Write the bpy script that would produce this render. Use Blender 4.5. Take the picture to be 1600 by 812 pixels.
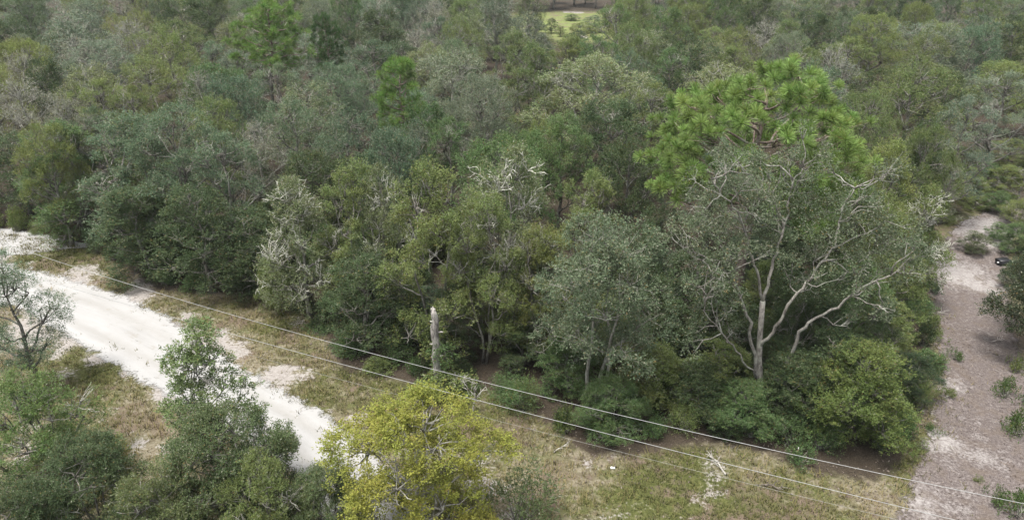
import bpy, math, random
import numpy as np
from mathutils import Vector

# ------------------------------------------------------------------ scene, camera, world, sun, exposure
for o in list(bpy.data.objects):
    bpy.data.objects.remove(o)
S = bpy.context.scene
C = S.collection
R = math.radians

CAM_H, PITCH, HFOV = 26.0, R(25.0), R(70.0)
cam_data = bpy.data.cameras.new('camera')
cam_data.sensor_fit = 'HORIZONTAL'
cam_data.angle = HFOV
cam_data.clip_end = 12000
cam = bpy.data.objects.new('camera', cam_data)
C.objects.link(cam)
cam.location = (0, 0, CAM_H)
cam.rotation_euler = (R(90) - PITCH, 0, 0)
S.camera = cam

HAZE_DENSITY = 0.00013
SUN_EL, SUN_AZ = R(74), R(-125)      # high behind cloud, to the left
world = bpy.data.worlds.new('World')
S.world = world
world.use_nodes = True
wn = world.node_tree
wn.nodes.clear()
w_out = wn.nodes.new('ShaderNodeOutputWorld')
w_bg = wn.nodes.new('ShaderNodeBackground')
w_sky = wn.nodes.new('ShaderNodeTexSky')
w_sky.sky_type = 'NISHITA'
w_sky.sun_disc = False
w_sky.sun_elevation = SUN_EL
w_sky.sun_rotation = SUN_AZ
w_sky.dust_density = 3.0
w_sky.air_density = 1.0
w_hsv = wn.nodes.new('ShaderNodeHueSaturation')
w_hsv.inputs['Saturation'].default_value = 0.30     # overcast: a nearly grey sky
wn.links.new(w_sky.outputs[0], w_hsv.inputs['Color'])
wn.links.new(w_hsv.outputs[0], w_bg.inputs['Color'])
w_bg.inputs['Strength'].default_value = 0.068
wn.links.new(w_bg.outputs[0], w_out.inputs[0])

sun_data = bpy.data.lights.new('sun', 'SUN')
sun_data.energy = 1.5
sun_data.angle = R(22)
sun_data.color = (1.0, 0.965, 0.91)
sun = bpy.data.objects.new('sun', sun_data)
C.objects.link(sun)
sd = Vector((math.sin(SUN_AZ) * math.cos(SUN_EL), math.cos(SUN_AZ) * math.cos(SUN_EL), math.sin(SUN_EL)))
sun.rotation_euler = sd.to_track_quat('Z', 'Y').to_euler()
sun.location = (0, -20, 80)

S.view_settings.view_transform = 'Standard'
S.view_settings.look = 'None'
S.view_settings.gamma = 1.0
S.view_settings.use_curve_mapping = False
S.view_settings.exposure = 2.08
S.render.engine = 'CYCLES'
S.cycles.max_bounces = 6
S.cycles.diffuse_bounces = 3
S.cycles.transmission_bounces = 3
S.cycles.transparent_max_bounces = 8

# ------------------------------------------------------------------ measuring: a point of the photograph as a place on the ground
F = 800.0 / math.tan(HFOV / 2)
CP, SP = math.cos(PITCH), math.sin(PITCH)


def ray(px, py):
    u, v = (px - 800.0) / F, (406.0 - py) / F
    return u, CP + v * SP, -SP + v * CP


def gnd(px, py, z=0.0):
    a, b, c = ray(px, py)
    t = (z - CAM_H) / c
    return a * t, b * t


def at_depth(px, py, D):
    a, b, c = ray(px, py)
    t = D / b
    return a * t, CAM_H + c * t, t      # x, height, metres per unit of focal length


def to_px(x, y, z):
    q = CP * y - SP * (z - CAM_H)
    w = SP * y + CP * (z - CAM_H)
    return 800 + F * x / q, 406 - F * w / q


# ------------------------------------------------------------------ small numeric helpers
def vnoise(x, y, seed=0):
    xi, yi = np.floor(x).astype(np.int64), np.floor(y).astype(np.int64)
    xf, yf = x - xi, y - yi

    def h(a, b):
        n = (a * 374761393 + b * 668265263 + seed * 974634777) & 0xFFFFFFFF
        n = ((n ^ (n >> 13)) * 1274126177) & 0xFFFFFFFF
        return ((n ^ (n >> 16)) & 0xFFFF) / 65535.0
    sx, sy = xf * xf * (3 - 2 * xf), yf * yf * (3 - 2 * yf)
    return (h(xi, yi) * (1 - sx) + h(xi + 1, yi) * sx) * (1 - sy) + (h(xi, yi + 1) * (1 - sx) + h(xi + 1, yi + 1) * sx) * sy


def fbm(x, y, seed=0, oct=3):
    t, a, n = 0, 0.5, 0
    for k in range(oct):
        t = t + a * vnoise(x * 2 ** k, y * 2 ** k, seed + k)
        n += a
        a *= 0.5
    return t / n


def inside(poly, x, y):
    p = np.asarray(poly)
    r = np.zeros(x.shape, bool)
    j = len(p) - 1
    for i in range(len(p)):
        c = ((p[i, 1] > y) != (p[j, 1] > y)) & (x < (p[j, 0] - p[i, 0]) * (y - p[i, 1]) / (p[j, 1] - p[i, 1] + 1e-12) + p[i, 0])
        r ^= c
        j = i
    return r


def dist_line(pts, x, y, closed=False):
    p = np.asarray(pts)
    d = np.full(x.shape, 1e9)
    n = len(p) if closed else len(p) - 1
    for i in range(n):
        a, b = p[i], p[(i + 1) % len(p)]
        ab = b - a
        t = np.clip(((x - a[0]) * ab[0] + (y - a[1]) * ab[1]) / (ab @ ab + 1e-9), 0, 1)
        d = np.minimum(d, np.hypot(x - a[0] - t * ab[0], y - a[1] - t * ab[1]))
    return d


def norm(v):
    return v / (np.linalg.norm(v, axis=-1, keepdims=True) + 1e-9)


def rand_dir(rng, shape):
    return norm(rng.normal(size=tuple(shape) + (3,)))


def height(x, y):
    x, y = np.asarray(x, float), np.asarray(y, float)
    k = np.clip(1 - (np.hypot(x, y - 60) - 120) / 100, 0, 1)
    return (fbm(x / 11.0, y / 11.0, 5, 2) - 0.5) * 0.5 * k


def hz(x, y):
    return float(height(np.array([x]), np.array([y]))[0])


# ------------------------------------------------------------------ meshes
class Geo:
    """collects triangles and quads with a per-face random value"""

    def __init__(self):
        self.v, self.q, self.t, self.qa, self.ta, self.n = [], [], [], [], [], 0

    def add(self, v, quads=None, tris=None, qa=None, ta=None):
        v = np.asarray(v, float).reshape(-1, 3)
        if quads is not None and len(quads):
            quads = np.asarray(quads)
            self.q.append(quads + self.n)
            self.qa.append(np.full(len(quads), 0.5) if qa is None else qa)
        if tris is not None and len(tris):
            tris = np.asarray(tris)
            self.t.append(tris + self.n)
            self.ta.append(np.full(len(tris), 0.5) if ta is None else ta)
        self.v.append(v)
        self.n += len(v)

    def mesh(self, name, mat, smooth=False, merge=None):
        v = np.concatenate(self.v) if self.v else np.zeros((0, 3))
        q = np.concatenate(self.q) if self.q else np.zeros((0, 4), int)
        t = np.concatenate(self.t) if self.t else np.zeros((0, 3), int)
        at = np.concatenate(self.qa + self.ta) if self.qa or self.ta else np.zeros(0)
        me = bpy.data.meshes.new(name)
        me.vertices.add(len(v))
        me.vertices.foreach_set('co', v.astype(np.float32).ravel())
        nl = len(q) * 4 + len(t) * 3
        me.loops.add(nl)
        me.loops.foreach_set('vertex_index', np.concatenate([q.ravel(), t.ravel()]).astype(np.int32))
        me.polygons.add(len(q) + len(t))
        st = np.concatenate([np.arange(len(q)) * 4, len(q) * 4 + np.arange(len(t)) * 3]).astype(np.int32)
        me.polygons.foreach_set('loop_start', st)
        me.update(calc_edges=True)
        a = me.attributes.new('var', 'FLOAT', 'FACE')
        a.data.foreach_set('value', at.astype(np.float32))
        if smooth:
            me.polygons.foreach_set('use_smooth', np.ones(len(me.polygons), bool))
        me.materials.append(mat)
        return me


def tube(g, pts, rad, n=6, jitter=0.0, rng=None):
    pts = np.asarray(pts, float)
    rad = np.broadcast_to(np.asarray(rad, float), (len(pts),))
    tan = norm(np.gradient(pts, axis=0))
    ref = np.array([0.31, 0.93, 0.2]) if abs(tan[0, 2]) > 0.7 else np.array([0.05, 0.1, 1.0])
    s = norm(np.cross(tan, ref))
    b = np.cross(tan, s)
    a = np.linspace(0, 2 * np.pi, n, endpoint=False)
    rr = rad[:, None] * np.ones(n)
    if jitter and rng is not None:
        rr = rr * (1 + rng.uniform(-jitter, jitter, rr.shape))
    ring = pts[:, None] + rr[..., None] * (np.cos(a)[None, :, None] * s[:, None] + np.sin(a)[None, :, None] * b[:, None])
    m = len(pts)
    v = np.concatenate([ring.reshape(-1, 3), pts[:1], pts[-1:]])
    i, k = np.meshgrid(np.arange(m - 1), np.arange(n), indexing='ij')
    k2 = (k + 1) % n
    q = np.stack([i * n + k, i * n + k2, (i + 1) * n + k2, (i + 1) * n + k], -1).reshape(-1, 4)
    kk = np.arange(n)
    c0 = np.stack([np.full(n, m * n), (kk + 1) % n, kk], -1)
    c1 = np.stack([np.full(n, m * n + 1), (m - 1) * n + kk, (m - 1) * n + (kk + 1) % n], -1)
    g.add(v, q, np.concatenate([c0, c1]))


def crooked(rng, a, b, n, wob, lift=0.0):
    """a bent branch line from a to b; lift > 0 makes it arch upward"""
    a, b = np.asarray(a, float), np.asarray(b, float)
    t = np.linspace(0, 1, n)[:, None]
    L = np.linalg.norm(b - a)
    p = a + (b - a) * t
    off = rng.normal(size=(n, 3)) * wob * L
    off[0] = off[-1] = 0
    off[1:-1] = (off[:-2] + off[1:-1] * 2 + off[2:]) / 3
    p = p + off
    p[:, 2] += lift * L * (np.sin(t[:, 0] * np.pi))
    return p


def leaf_quads(g, rng, P, D, L, per, ll, lw, spread, droop, up):
    """sprays of leaves: P origins, D directions, L lengths"""
    M = len(P)
    if not M:
        return
    s = rng.random((M, per)) ** 0.8
    side = rand_dir(rng, (M, per))
    side = norm(side - (side * D[:, None]).sum(-1, keepdims=True) * D[:, None])
    pos = P[:, None] + D[:, None] * (s * L[:, None])[..., None] + side * (spread * (0.25 + 0.75 * s) * rng.random((M, per)))[..., None]
    pos[..., 2] -= droop * (s ** 2) * L[:, None]
    ld = norm(D[:, None] * 0.7 + side * 0.8 + rng.normal(size=(M, per, 3)) * 0.35)
    nn = norm(np.array([0, 0, up]) + rand_dir(rng, (M, per)) * 0.9)
    wd = norm(np.cross(nn, ld))
    l = ll * rng.uniform(0.6, 1.25, (M, per, 1))
    w = lw * rng.uniform(0.6, 1.25, (M, per, 1)) * 0.5
    v = np.stack([pos, pos + ld * l * 0.45 + wd * w, pos + ld * l, pos + ld * l * 0.55 - wd * w], 2).reshape(-1, 3)
    q = np.arange(M * per * 4).reshape(-1, 4)
    base = rng.random((M, 1))
    var = np.clip(0.45 * base + 0.55 * rng.random((M, per)), 0, 1)
    g.add(v, q, qa=var.ravel())


def fan_of_twigs(g, rng, c, out, L, n, r0, sub=3, fuzz=None):
    """bare crooked twigs spreading from c"""
    for k in range(n):
        d = norm(out * 0.9 + rng.normal(size=3) * 0.55 + np.array([0, 0, 0.25]))
        l = L * rng.uniform(0.6, 1.15)
        p = crooked(rng, c, c + d * l, 6, 0.07)
        tube(g, p, np.linspace(r0, r0 * 0.4, 6), 3)
        for j in range(sub):
            i = rng.integers(2, 6)
            d2 = norm(d * 0.7 + rng.normal(size=3) * 0.65)
            p2 = crooked(rng, p[i], p[i] + d2 * l * rng.uniform(0.25, 0.5), 4, 0.09)
            tube(g, p2, np.linspace(r0 * 0.6, r0 * 0.3, 4), 3)


# ------------------------------------------------------------------ materials
def new_mat(name):
    m = bpy.data.materials.new(name)
    m.use_nodes = True
    n = m.node_tree
    n.nodes.clear()
    out = n.nodes.new('ShaderNodeOutputMaterial')
    return m, n, out


def N(nt, kind, **kw):
    nd = nt.nodes.new('ShaderNode' + kind)
    for k, v in kw.items():
        if k in nd.inputs:
            nd.inputs[k].default_value = v
        else:
            setattr(nd, k, v)
    return nd


def lk(nt, a, b):
    nt.links.new(a, b)


def ramp(nt, fac, stops, interp='LINEAR'):
    r = nt.nodes.new('ShaderNodeValToRGB')
    r.color_ramp.interpolation = interp
    els = r.color_ramp.elements
    while len(els) < len(stops):
        els.new(0.5)
    for e, (p, c) in zip(els, stops):
        e.position = p
        e.color = (*c, 1) if len(c) == 3 else c
    if fac is not None:
        lk(nt, fac, r.inputs[0])
    return r.outputs[0]


def mix(nt, fac, a, b, blend='MIX'):
    m = nt.nodes.new('ShaderNodeMix')
    m.data_type = 'RGBA'
    m.blend_type = blend
    for s, x in ((m.inputs[0], fac), (m.inputs[6], a), (m.inputs[7], b)):
        if hasattr(x, 'is_linked') or isinstance(x, bpy.types.NodeSocket):
            lk(nt, x, s)
        elif isinstance(x, (int, float)):
            s.default_value = x
        else:
            s.default_value = (*x, 1)
    return m.outputs[2]


def math_n(nt, op, a, b=0.0, clamp=False):
    m = nt.nodes.new('ShaderNodeMath')
    m.operation = op
    m.use_clamp = clamp
    for s, x in zip(m.inputs, (a, b)):
        if isinstance(x, bpy.types.NodeSocket):
            lk(nt, x, s)
        else:
            s.default_value = x
    return m.outputs[0]


def noise(nt, scale, detail=3, rough=0.55, coord=None, w=None):
    n = nt.nodes.new('ShaderNodeTexNoise')
    n.inputs['Scale'].default_value = scale
    n.inputs['Detail'].default_value = detail
    n.inputs['Roughness'].default_value = rough
    if coord is not None:
        lk(nt, coord, n.inputs['Vector'])
    return n.outputs[0]


def leaf_material():
    """leaf colour comes from the object's colour; its alpha is the share of pale lichen and moss among the leaves"""
    m, n, out = new_mat('foliage')
    oi = N(n, 'ObjectInfo')
    at = N(n, 'Attribute', attribute_name='var')
    tc = N(n, 'TexCoord')
    v = at.outputs['Fac']
    big = noise(n, 0.55, 2, 0.5, tc.outputs['Object'])
    bright = math_n(n, 'ADD', math_n(n, 'MULTIPLY', v, 0.95), 0.5)
    hsv = N(n, 'HueSaturation')
    lk(n, math_n(n, 'ADD', math_n(n, 'MULTIPLY', math_n(n, 'SUBTRACT', big, 0.5), -0.09), 0.5), hsv.inputs['Hue'])
    lk(n, bright, hsv.inputs['Value'])
    lk(n, oi.outputs['Color'], hsv.inputs['Color'])
    # a few old yellow-brown leaves and lichen grey ones
    fr = math_n(n, 'FRACT', math_n(n, 'MULTIPLY', v, 37.7))
    is_moss = math_n(n, 'LESS_THAN', fr, oi.outputs['Alpha'])
    is_old = math_n(n, 'GREATER_THAN', fr, 0.965)
    c1 = mix(n, is_moss, hsv.outputs[0], (0.24, 0.245, 0.18))
    c2 = mix(n, math_n(n, 'MULTIPLY', is_old, 0.7), c1, (0.20, 0.13, 0.045))
    p = N(n, 'BsdfPrincipled', Roughness=0.62)
    p.inputs['Specular IOR Level'].default_value = 0.28
    lk(n, c2, p.inputs['Base Color'])
    tr = N(n, 'BsdfTranslucent')
    lk(n, mix(n, 0.5, c2, (0.75, 0.85, 0.35), 'MULTIPLY'), tr.inputs['Color'])
    ms = N(n, 'MixShader', Fac=0.34)
    lk(n, p.outputs[0], ms.inputs[1])
    lk(n, tr.outputs[0], ms.inputs[2])
    lk(n, ms.outputs[0], out.inputs[0])
    return m


def bark_material():
    m, n, out = new_mat('bark')
    oi = N(n, 'ObjectInfo')
    tc = N(n, 'TexCoord')
    mp = N(n, 'Mapping')
    lk(n, tc.outputs['Object'], mp.inputs[0])
    mp.inputs['Scale'].default_value = (1, 1, 0.35)
    a = noise(n, 9, 5, 0.65, mp.outputs[0])
    b = noise(n, 1.6, 3, 0.6, tc.outputs['Object'])
    c = mix(n, ramp(n, a, [(0.35, (0.4, 0.38, 0.36)), (0.65, (1.15, 1.15, 1.15))]), (0, 0, 0), oi.outputs['Color'])
    c = mix(n, 1.0, oi.outputs['Color'], ramp(n, a, [(0.34, (0.30, 0.28, 0.27)), (0.60, (1.15, 1.15, 1.12))]), 'MULTIPLY')
    c = mix(n, ramp(n, b, [(0.5, (0, 0, 0)), (0.68, (0.6, 0.6, 0.6))]), c, (0.36, 0.37, 0.31))
    p = N(n, 'BsdfPrincipled', Roughness=0.9)
    lk(n, c, p.inputs['Base Color'])
    bp = N(n, 'Bump', Strength=0.6, Distance=0.03)
    lk(n, a, bp.inputs['Height'])
    lk(n, bp.outputs[0], p.inputs['Normal'])
    lk(n, p.outputs[0], out.inputs[0])
    return m


def plain(name, col, rough=0.7, metal=0.0, var=0.25, scale=6):
    m, n, out = new_mat(name)
    tc = N(n, 'TexCoord')
    a = noise(n, scale, 4, 0.6, tc.outputs['Object'])
    c = mix(n, a, tuple(x * (1 - var) for x in col), tuple(min(1, x * (1 + var)) for x in col))
    p = N(n, 'BsdfPrincipled', Roughness=rough, Metallic=metal)
    lk(n, c, p.inputs['Base Color'])
    lk(n, p.outputs[0], out.inputs[0])
    return m


def ground_material():
    m, n, out = new_mat('ground_soil_grass')
    geo = N(n, 'NewGeometry')
    pos = geo.outputs['Position']
    lit = N(n, 'Attribute', attribute_name='litter').outputs['Fac']
    san = N(n, 'Attribute', attribute_name='sandy').outputs['Fac']
    grn = N(n, 'Attribute', attribute_name='green').outputs['Fac']
    fine = noise(n, 5.5, 5, 0.7, pos)
    mid = noise(n, 1.3, 4, 0.65, pos)
    big = noise(n, 0.28, 3, 0.55, pos)
    tiny = noise(n, 22, 3, 0.7, pos)
    straw = ramp(n, fine, [(0.3, (0.101, 0.079, 0.052)), (0.5, (0.182, 0.158, 0.110)), (0.7, (0.256, 0.230, 0.176))])
    grass = ramp(n, fine, [(0.3, (0.035, 0.042, 0.014)), (0.55, (0.088, 0.095, 0.032)), (0.75, (0.148, 0.138, 0.060))])
    g_f = math_n(n, 'ADD', math_n(n, 'MULTIPLY', grn, 0.75), math_n(n, 'MULTIPLY', math_n(n, 'SUBTRACT', mid, 0.5), 1.9))
    c = mix(n, ramp(n, g_f, [(0.2, (0, 0, 0)), (0.62, (1, 1, 1))]), straw, grass)
    fie = N(n, 'Attribute', attribute_name='field').outputs['Fac']
    c = mix(n, math_n(n, 'MULTIPLY', fie, 0.9), c, ramp(n, mid, [(0.3, (0.10, 0.13, 0.04)), (0.55, (0.17, 0.20, 0.07)), (0.75, (0.24, 0.24, 0.12))]))
    # pinkish brown bare soil and dead leaves
    soil = ramp(n, tiny, [(0.3, (0.077, 0.052, 0.039)), (0.55, (0.155, 0.116, 0.092)), (0.75, (0.233, 0.190, 0.155))])
    s_f = math_n(n, 'ADD', big, math_n(n, 'MULTIPLY', math_n(n, 'SUBTRACT', mid, 0.5), 0.8))
    c = mix(n, ramp(n, s_f, [(0.5, (0, 0, 0)), (0.66, (0.85, 0.85, 0.85))]), c, soil)
    # pale sand showing through
    sand = ramp(n, fine, [(0.25, (0.185, 0.160, 0.142)), (0.6, (0.315, 0.292, 0.270))])
    f = math_n(n, 'ADD', san, math_n(n, 'ADD', math_n(n, 'MULTIPLY', math_n(n, 'SUBTRACT', mid, 0.5), 1.1), math_n(n, 'MULTIPLY', math_n(n, 'SUBTRACT', fine, 0.5), 1.5)))
    c = mix(n, ramp(n, f, [(0.44, (0, 0, 0)), (0.72, (1, 1, 1))]), c, sand)
    litter = ramp(n, tiny, [(0.28, (0.019, 0.015, 0.011)), (0.5, (0.048, 0.038, 0.028)), (0.72, (0.103, 0.083, 0.060))])
    lf = math_n(n, 'ADD', lit, math_n(n, 'MULTIPLY', math_n(n, 'SUBTRACT', mid, 0.5), 0.9))
    c = mix(n, ramp(n, lf, [(0.35, (0, 0, 0)), (0.65, (1, 1, 1))]), c, litter)
    p = N(n, 'BsdfPrincipled', Roughness=0.95)
    p.inputs['Specular IOR Level'].default_value = 0.1
    lk(n, c, p.inputs['Base Color'])
    bp = N(n, 'Bump', Strength=0.7, Distance=0.08)
    lk(n, math_n(n, 'ADD', fine, math_n(n, 'MULTIPLY', tiny, 0.5)), bp.inputs['Height'])
    lk(n, bp.outputs[0], p.inputs['Normal'])
    lk(n, p.outputs[0], out.inputs[0])
    return m


def road_material(name, kind):
    """UV: metres along, 0..1 across; the ragged border lets the ground through"""
    m, n, out = new_mat(name)
    uv = N(n, 'UVMap').outputs[0]
    geo = N(n, 'NewGeometry')
    pos = geo.outputs['Position']
    sep = N(n, 'SeparateXYZ')
    lk(n, uv, sep.inputs[0])
    mp = N(n, 'Mapping')
    mp.inputs['Scale'].default_value = (0.16, 7.0, 1)
    lk(n, uv, mp.inputs[0])
    streak = noise(n, 1.0, 4, 0.6, mp.outputs[0])
    mid = noise(n, 0.9, 4, 0.6, pos)
    fine = noise(n, 6, 4, 0.7, pos)
    tiny = noise(n, 20, 3, 0.7, pos)
    edge = math_n(n, 'MULTIPLY', math_n(n, 'SUBTRACT', 0.5, math_n(n, 'ABSOLUTE', math_n(n, 'SUBTRACT', sep.outputs[1], 0.5))), 2.0)
    if kind == 'sand':
        c = ramp(n, streak, [(0.25, (0.260, 0.254, 0.244)), (0.45, (0.302, 0.297, 0.287)), (0.7, (0.332, 0.326, 0.318))])
        tracks = ramp(n, math_n(n, 'ADD', sep.outputs[1], math_n(n, 'MULTIPLY', math_n(n, 'SUBTRACT', mid, 0.5), 0.16)), [(0.22, (0, 0, 0)), (0.33, (0.55, 0.55, 0.55)), (0.43, (0, 0, 0)), (0.58, (0, 0, 0)), (0.68, (0.55, 0.55, 0.55)), (0.79, (0, 0, 0))])
        c = mix(n, tracks, c, (0.25, 0.24, 0.222))
        c = mix(n, ramp(n, math_n(n, 'ADD', math_n(n, 'MULTIPLY', mid, 0.55), math_n(n, 'MULTIPLY', streak, 0.45)), [(0.31, (0.688, 0.688, 0.688)), (0.42, (0, 0, 0))]), c, (0.224, 0.202, 0.168))
        c = mix(n, ramp(n, fine, [(0.6, (0, 0, 0)), (0.8, (0.301, 0.301, 0.301))]), c, (0.284, 0.262, 0.232))
        w = 0.34
    else:
        lit = ramp(n, math_n(n, 'ADD', math_n(n, 'MULTIPLY', tiny, 0.6), math_n(n, 'MULTIPLY', fine, 0.4)), [(0.32, (0.040, 0.032, 0.029)), (0.48, (0.100, 0.083, 0.077)), (0.66, (0.205, 0.178, 0.167))])
        sand = ramp(n, fine, [(0.25, (0.172, 0.153, 0.144)), (0.6, (0.301, 0.282, 0.268))])
        f = math_n(n, 'ADD', math_n(n, 'MULTIPLY', streak, 0.26), math_n(n, 'ADD', math_n(n, 'MULTIPLY', mid, 0.40), math_n(n, 'MULTIPLY', fine, 0.55)))
        sa = N(n, 'Attribute', attribute_name='sandy').outputs['Fac']
        f = math_n(n, 'ADD', f, math_n(n, 'MULTIPLY', sa, 0.22))
        c = mix(n, ramp(n, f, [(0.66, (0, 0, 0)), (0.90, (0.85, 0.85, 0.85))]), lit, sand)
        c = mix(n, ramp(n, mid, [(0.3, (0.5, 0.5, 0.5)), (0.5, (0, 0, 0))]), c, (0.11, 0.085, 0.062))
        w = 0.30
    a = math_n(n, 'ADD', math_n(n, 'DIVIDE', edge, w), math_n(n, 'ADD', math_n(n, 'MULTIPLY', math_n(n, 'SUBTRACT', mid, 0.5), 2.2), math_n(n, 'MULTIPLY', math_n(n, 'SUBTRACT', fine, 0.5), 1.4)))
    alpha = ramp(n, a, [(0.30, (0, 0, 0)), (0.74, (1, 1, 1))])
    p = N(n, 'BsdfPrincipled', Roughness=0.95)
    p.inputs['Specular IOR Level'].default_value = 0.1
    lk(n, c, p.inputs['Base Color'])
    bp = N(n, 'Bump', Strength=0.5, Distance=0.05)
    lk(n, math_n(n, 'ADD', streak, math_n(n, 'MULTIPLY', fine, 0.6)), bp.inputs['Height'])
    lk(n, bp.outputs[0], p.inputs['Normal'])
    tr = N(n, 'BsdfTransparent')
    ms = N(n, 'MixShader')
    lk(n, alpha, ms.inputs[0])
    lk(n, tr.outputs[0], ms.inputs[1])
    lk(n, p.outputs[0], ms.inputs[2])
    lk(n, ms.outputs[0], out.inputs[0])
    return m


def blade_material(name, ca, cb, cc):
    m, n, out = new_mat(name)
    v = N(n, 'Attribute', attribute_name='var').outputs['Fac']
    c = ramp(n, v, [(0.0, ca), (0.5, cb), (1.0, cc)])
    p = N(n, 'BsdfPrincipled', Roughness=0.8)
    p.inputs['Specular IOR Level'].default_value = 0.15
    lk(n, c, p.inputs['Base Color'])
    lk(n, p.outputs[0], out.inputs[0])
    return m


M_LEAF = leaf_material()
M_BARK = bark_material()
M_GROUND = ground_material()
M_SAND = road_material('white_sand', 'sand')
M_DRIVE = road_material('leafy_dirt', 'dirt')
M_GRASS = blade_material('grass_blades', (0.052, 0.062, 0.018), (0.125, 0.114, 0.044), (0.234, 0.190, 0.102))
M_LITTER = blade_material('dead_leaves', (0.043, 0.031, 0.024), (0.107, 0.084, 0.071), (0.189, 0.159, 0.133))
M_WIRE = plain('weathered_aluminium', (0.27, 0.27, 0.262), 0.5, 0.0, 0.25)
M_THIN_WIRE = plain('dull_cable', (0.30, 0.30, 0.28), 0.6, 0.0, 0.1)


# ------------------------------------------------------------------ objects
def link(name, me, parent=None, col=None):
    o = bpy.data.objects.new(name, me)
    C.objects.link(o)
    if parent is not None:
        o.parent = parent
    if col is not None:
        o.color = col if len(col) == 4 else (*col, 0.0)
    return o


def structure(name, me):
    o = link(name, me)
    o['kind'] = 'structure'
    return o


def tag(o, label, cat, group=None):
    o['label'] = label
    o['category'] = cat
    if group:
        o['group'] = group
    return o


# ------------------------------------------------------------------ ground, roads
FOREST_EDGE = [gnd(*p) for p in ((-260, 335), (-60, 352), (60, 374), (150, 388), (240, 452), (400, 466), (480, 490), (530, 578), (640, 604),
                                 (760, 612), (850, 660), (915, 715), (1000, 712), (1150, 700), (1250, 735), (1370, 762), (1425, 715),
                                 (1462, 600), (1450, 470), (1440, 420), (1475, 350), (1525, 322), (1600, 322), (1760, 340))]
VERGE = FOREST_EDGE + [(60, 30), (60, 5), (-70, 5), (-75, 60)]
ROAD_FAR = [gnd(*p) for p in ((-260, 345), (-90, 385), (20, 411), (90, 428), (180, 455), (262, 490), (330, 545), (420, 600), (500, 642), (560, 690), (625, 745), (690, 810), (760, 900))]
ROAD_NEAR = [gnd(*p) for p in ((-260, 480), (-80, 478), (38, 484), (95, 524), (150, 556), (225, 604), (300, 645), (380, 690), (440, 728), (490, 780), (530, 840), (570, 920), (610, 1020))]
ROAD = ROAD_FAR + ROAD_NEAR[::-1]
DRIVE_L = [gnd(*p) for p in ((1385, 850), (1412, 770), (1448, 670), (1470, 580), (1455, 500), (1440, 430), (1462, 384), (1498, 350), (1560, 326), (1680, 318))]
DRIVE_R = [gnd(*p) for p in ((1700, 850), (1668, 770), (1632, 670), (1606, 580), (1588, 500), (1576, 440), (1574, 400), (1586, 368), (1622, 350), (1700, 342))]
DRIVE = DRIVE_L + DRIVE_R[::-1]


def soil_fields(x, y):
    """what covers the ground at a point: leaf litter, sand showing through, green grass"""
    ins = inside(VERGE, x, y)
    de = dist_line(FOREST_EDGE, x, y)
    sd_ = np.where(ins, de, -de)
    litter = np.clip(0.42 - sd_ / 2.2, 0, 1)
    dr = np.where(inside(ROAD, x, y), 0, dist_line(ROAD, x, y, True))
    patch = fbm(x / 2.6, y / 2.6, 11, 3)
    sandy = np.clip(0.34 - dr / 9.0, 0.0, 1) + np.clip((patch - 0.50) * 1.9, -0.22, 0.42)
    p2 = fbm(x / 1.5, y / 1.5, 91, 3)
    sandy = sandy + np.clip((p2 - 0.51) * 2.2, -0.12, 0.32) * np.clip(1.1 - dr / 14.0, 0.45, 1)
    px, py = gnd(1100, 792)
    sandy = sandy + 0.24 * np.exp(-((x - px) ** 2 + (y - py) ** 2) / 3.0)
    px, py = gnd(930, 760)
    sandy = sandy + 0.25 * np.exp(-((x - px) ** 2 + (y - py) ** 2) / 2.5)
    green = fbm(x / 4.5, y / 4.5, 31, 3) + 0.16 * np.clip((x + 8) / 6, 0, 1)
    for qx, qy, rr in ((1060, 765, 5.0), (980, 785, 4.0), (150, 590, 9.0), (110, 400, 8.0), (430, 520, 6)):
        gx, gy = gnd(qx, qy)
        green = green + 0.35 * np.exp(-((x - gx) ** 2 + (y - gy) ** 2) / rr)
    # the open field far behind
    fx, fy = x - 18, y - 205
    fld = np.exp(-((fx / 24) ** 4 + (fy / 34) ** 4))
    litter = litter * (1 - fld)
    green = green * (1 - fld) + 0.95 * fld
    sandy = sandy * (1 - fld) + fld * (-0.3)
    for qx, qy, ax in ((905, 58, 2.6), (902, 20, 2.4), (884, 19, 1.2)):
        gx, gy = gnd(qx, qy)
        sandy = sandy + 1.1 * np.exp(-(((x - gx) / ax) ** 4 + ((y - gy) / 4.0) ** 4))
    return litter, sandy, green, fld


def axis(lo, hi, step, far):
    a = list(np.arange(lo, hi + 1e-6, step))
    s, l, r = step, lo, hi
    pre, post = [], []
    while r < far:
        s *= 1.5
        r += s
        l -= s
        post.append(r)
        pre.append(l)
    return np.array(pre[::-1] + a + post)


def build_ground():
    xs, ys = axis(-52, 34, 0.5, 3200), axis(18, 74, 0.5, 3200)
    # keep a 2.5 m mesh out to the far field
    xs = np.unique(np.concatenate([xs, np.arange(-60, 80, 2.5)]))
    ys = np.unique(np.concatenate([ys, np.arange(74, 255, 2.5)]))
    X, Y = np.meshgrid(xs, ys)
    Z = height(X, Y)
    v = np.stack([X, Y, Z], -1).reshape(-1, 3)
    nx, ny = len(xs), len(ys)
    i, j = np.meshgrid(np.arange(ny - 1), np.arange(nx - 1), indexing='ij')
    q = np.stack([i * nx + j, i * nx + j + 1, (i + 1) * nx + j + 1, (i + 1) * nx + j], -1).reshape(-1, 4)
    g = Geo()
    g.add(v, q)
    me = g.mesh('ground', M_GROUND, smooth=True)
    for nm, val in zip(('litter', 'sandy', 'green', 'field'), soil_fields(v[:, 0], v[:, 1])):
        a = me.attributes.new(nm, 'FLOAT', 'POINT')
        a.data.foreach_set('value', val.astype(np.float32))
    structure('ground', me)


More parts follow.
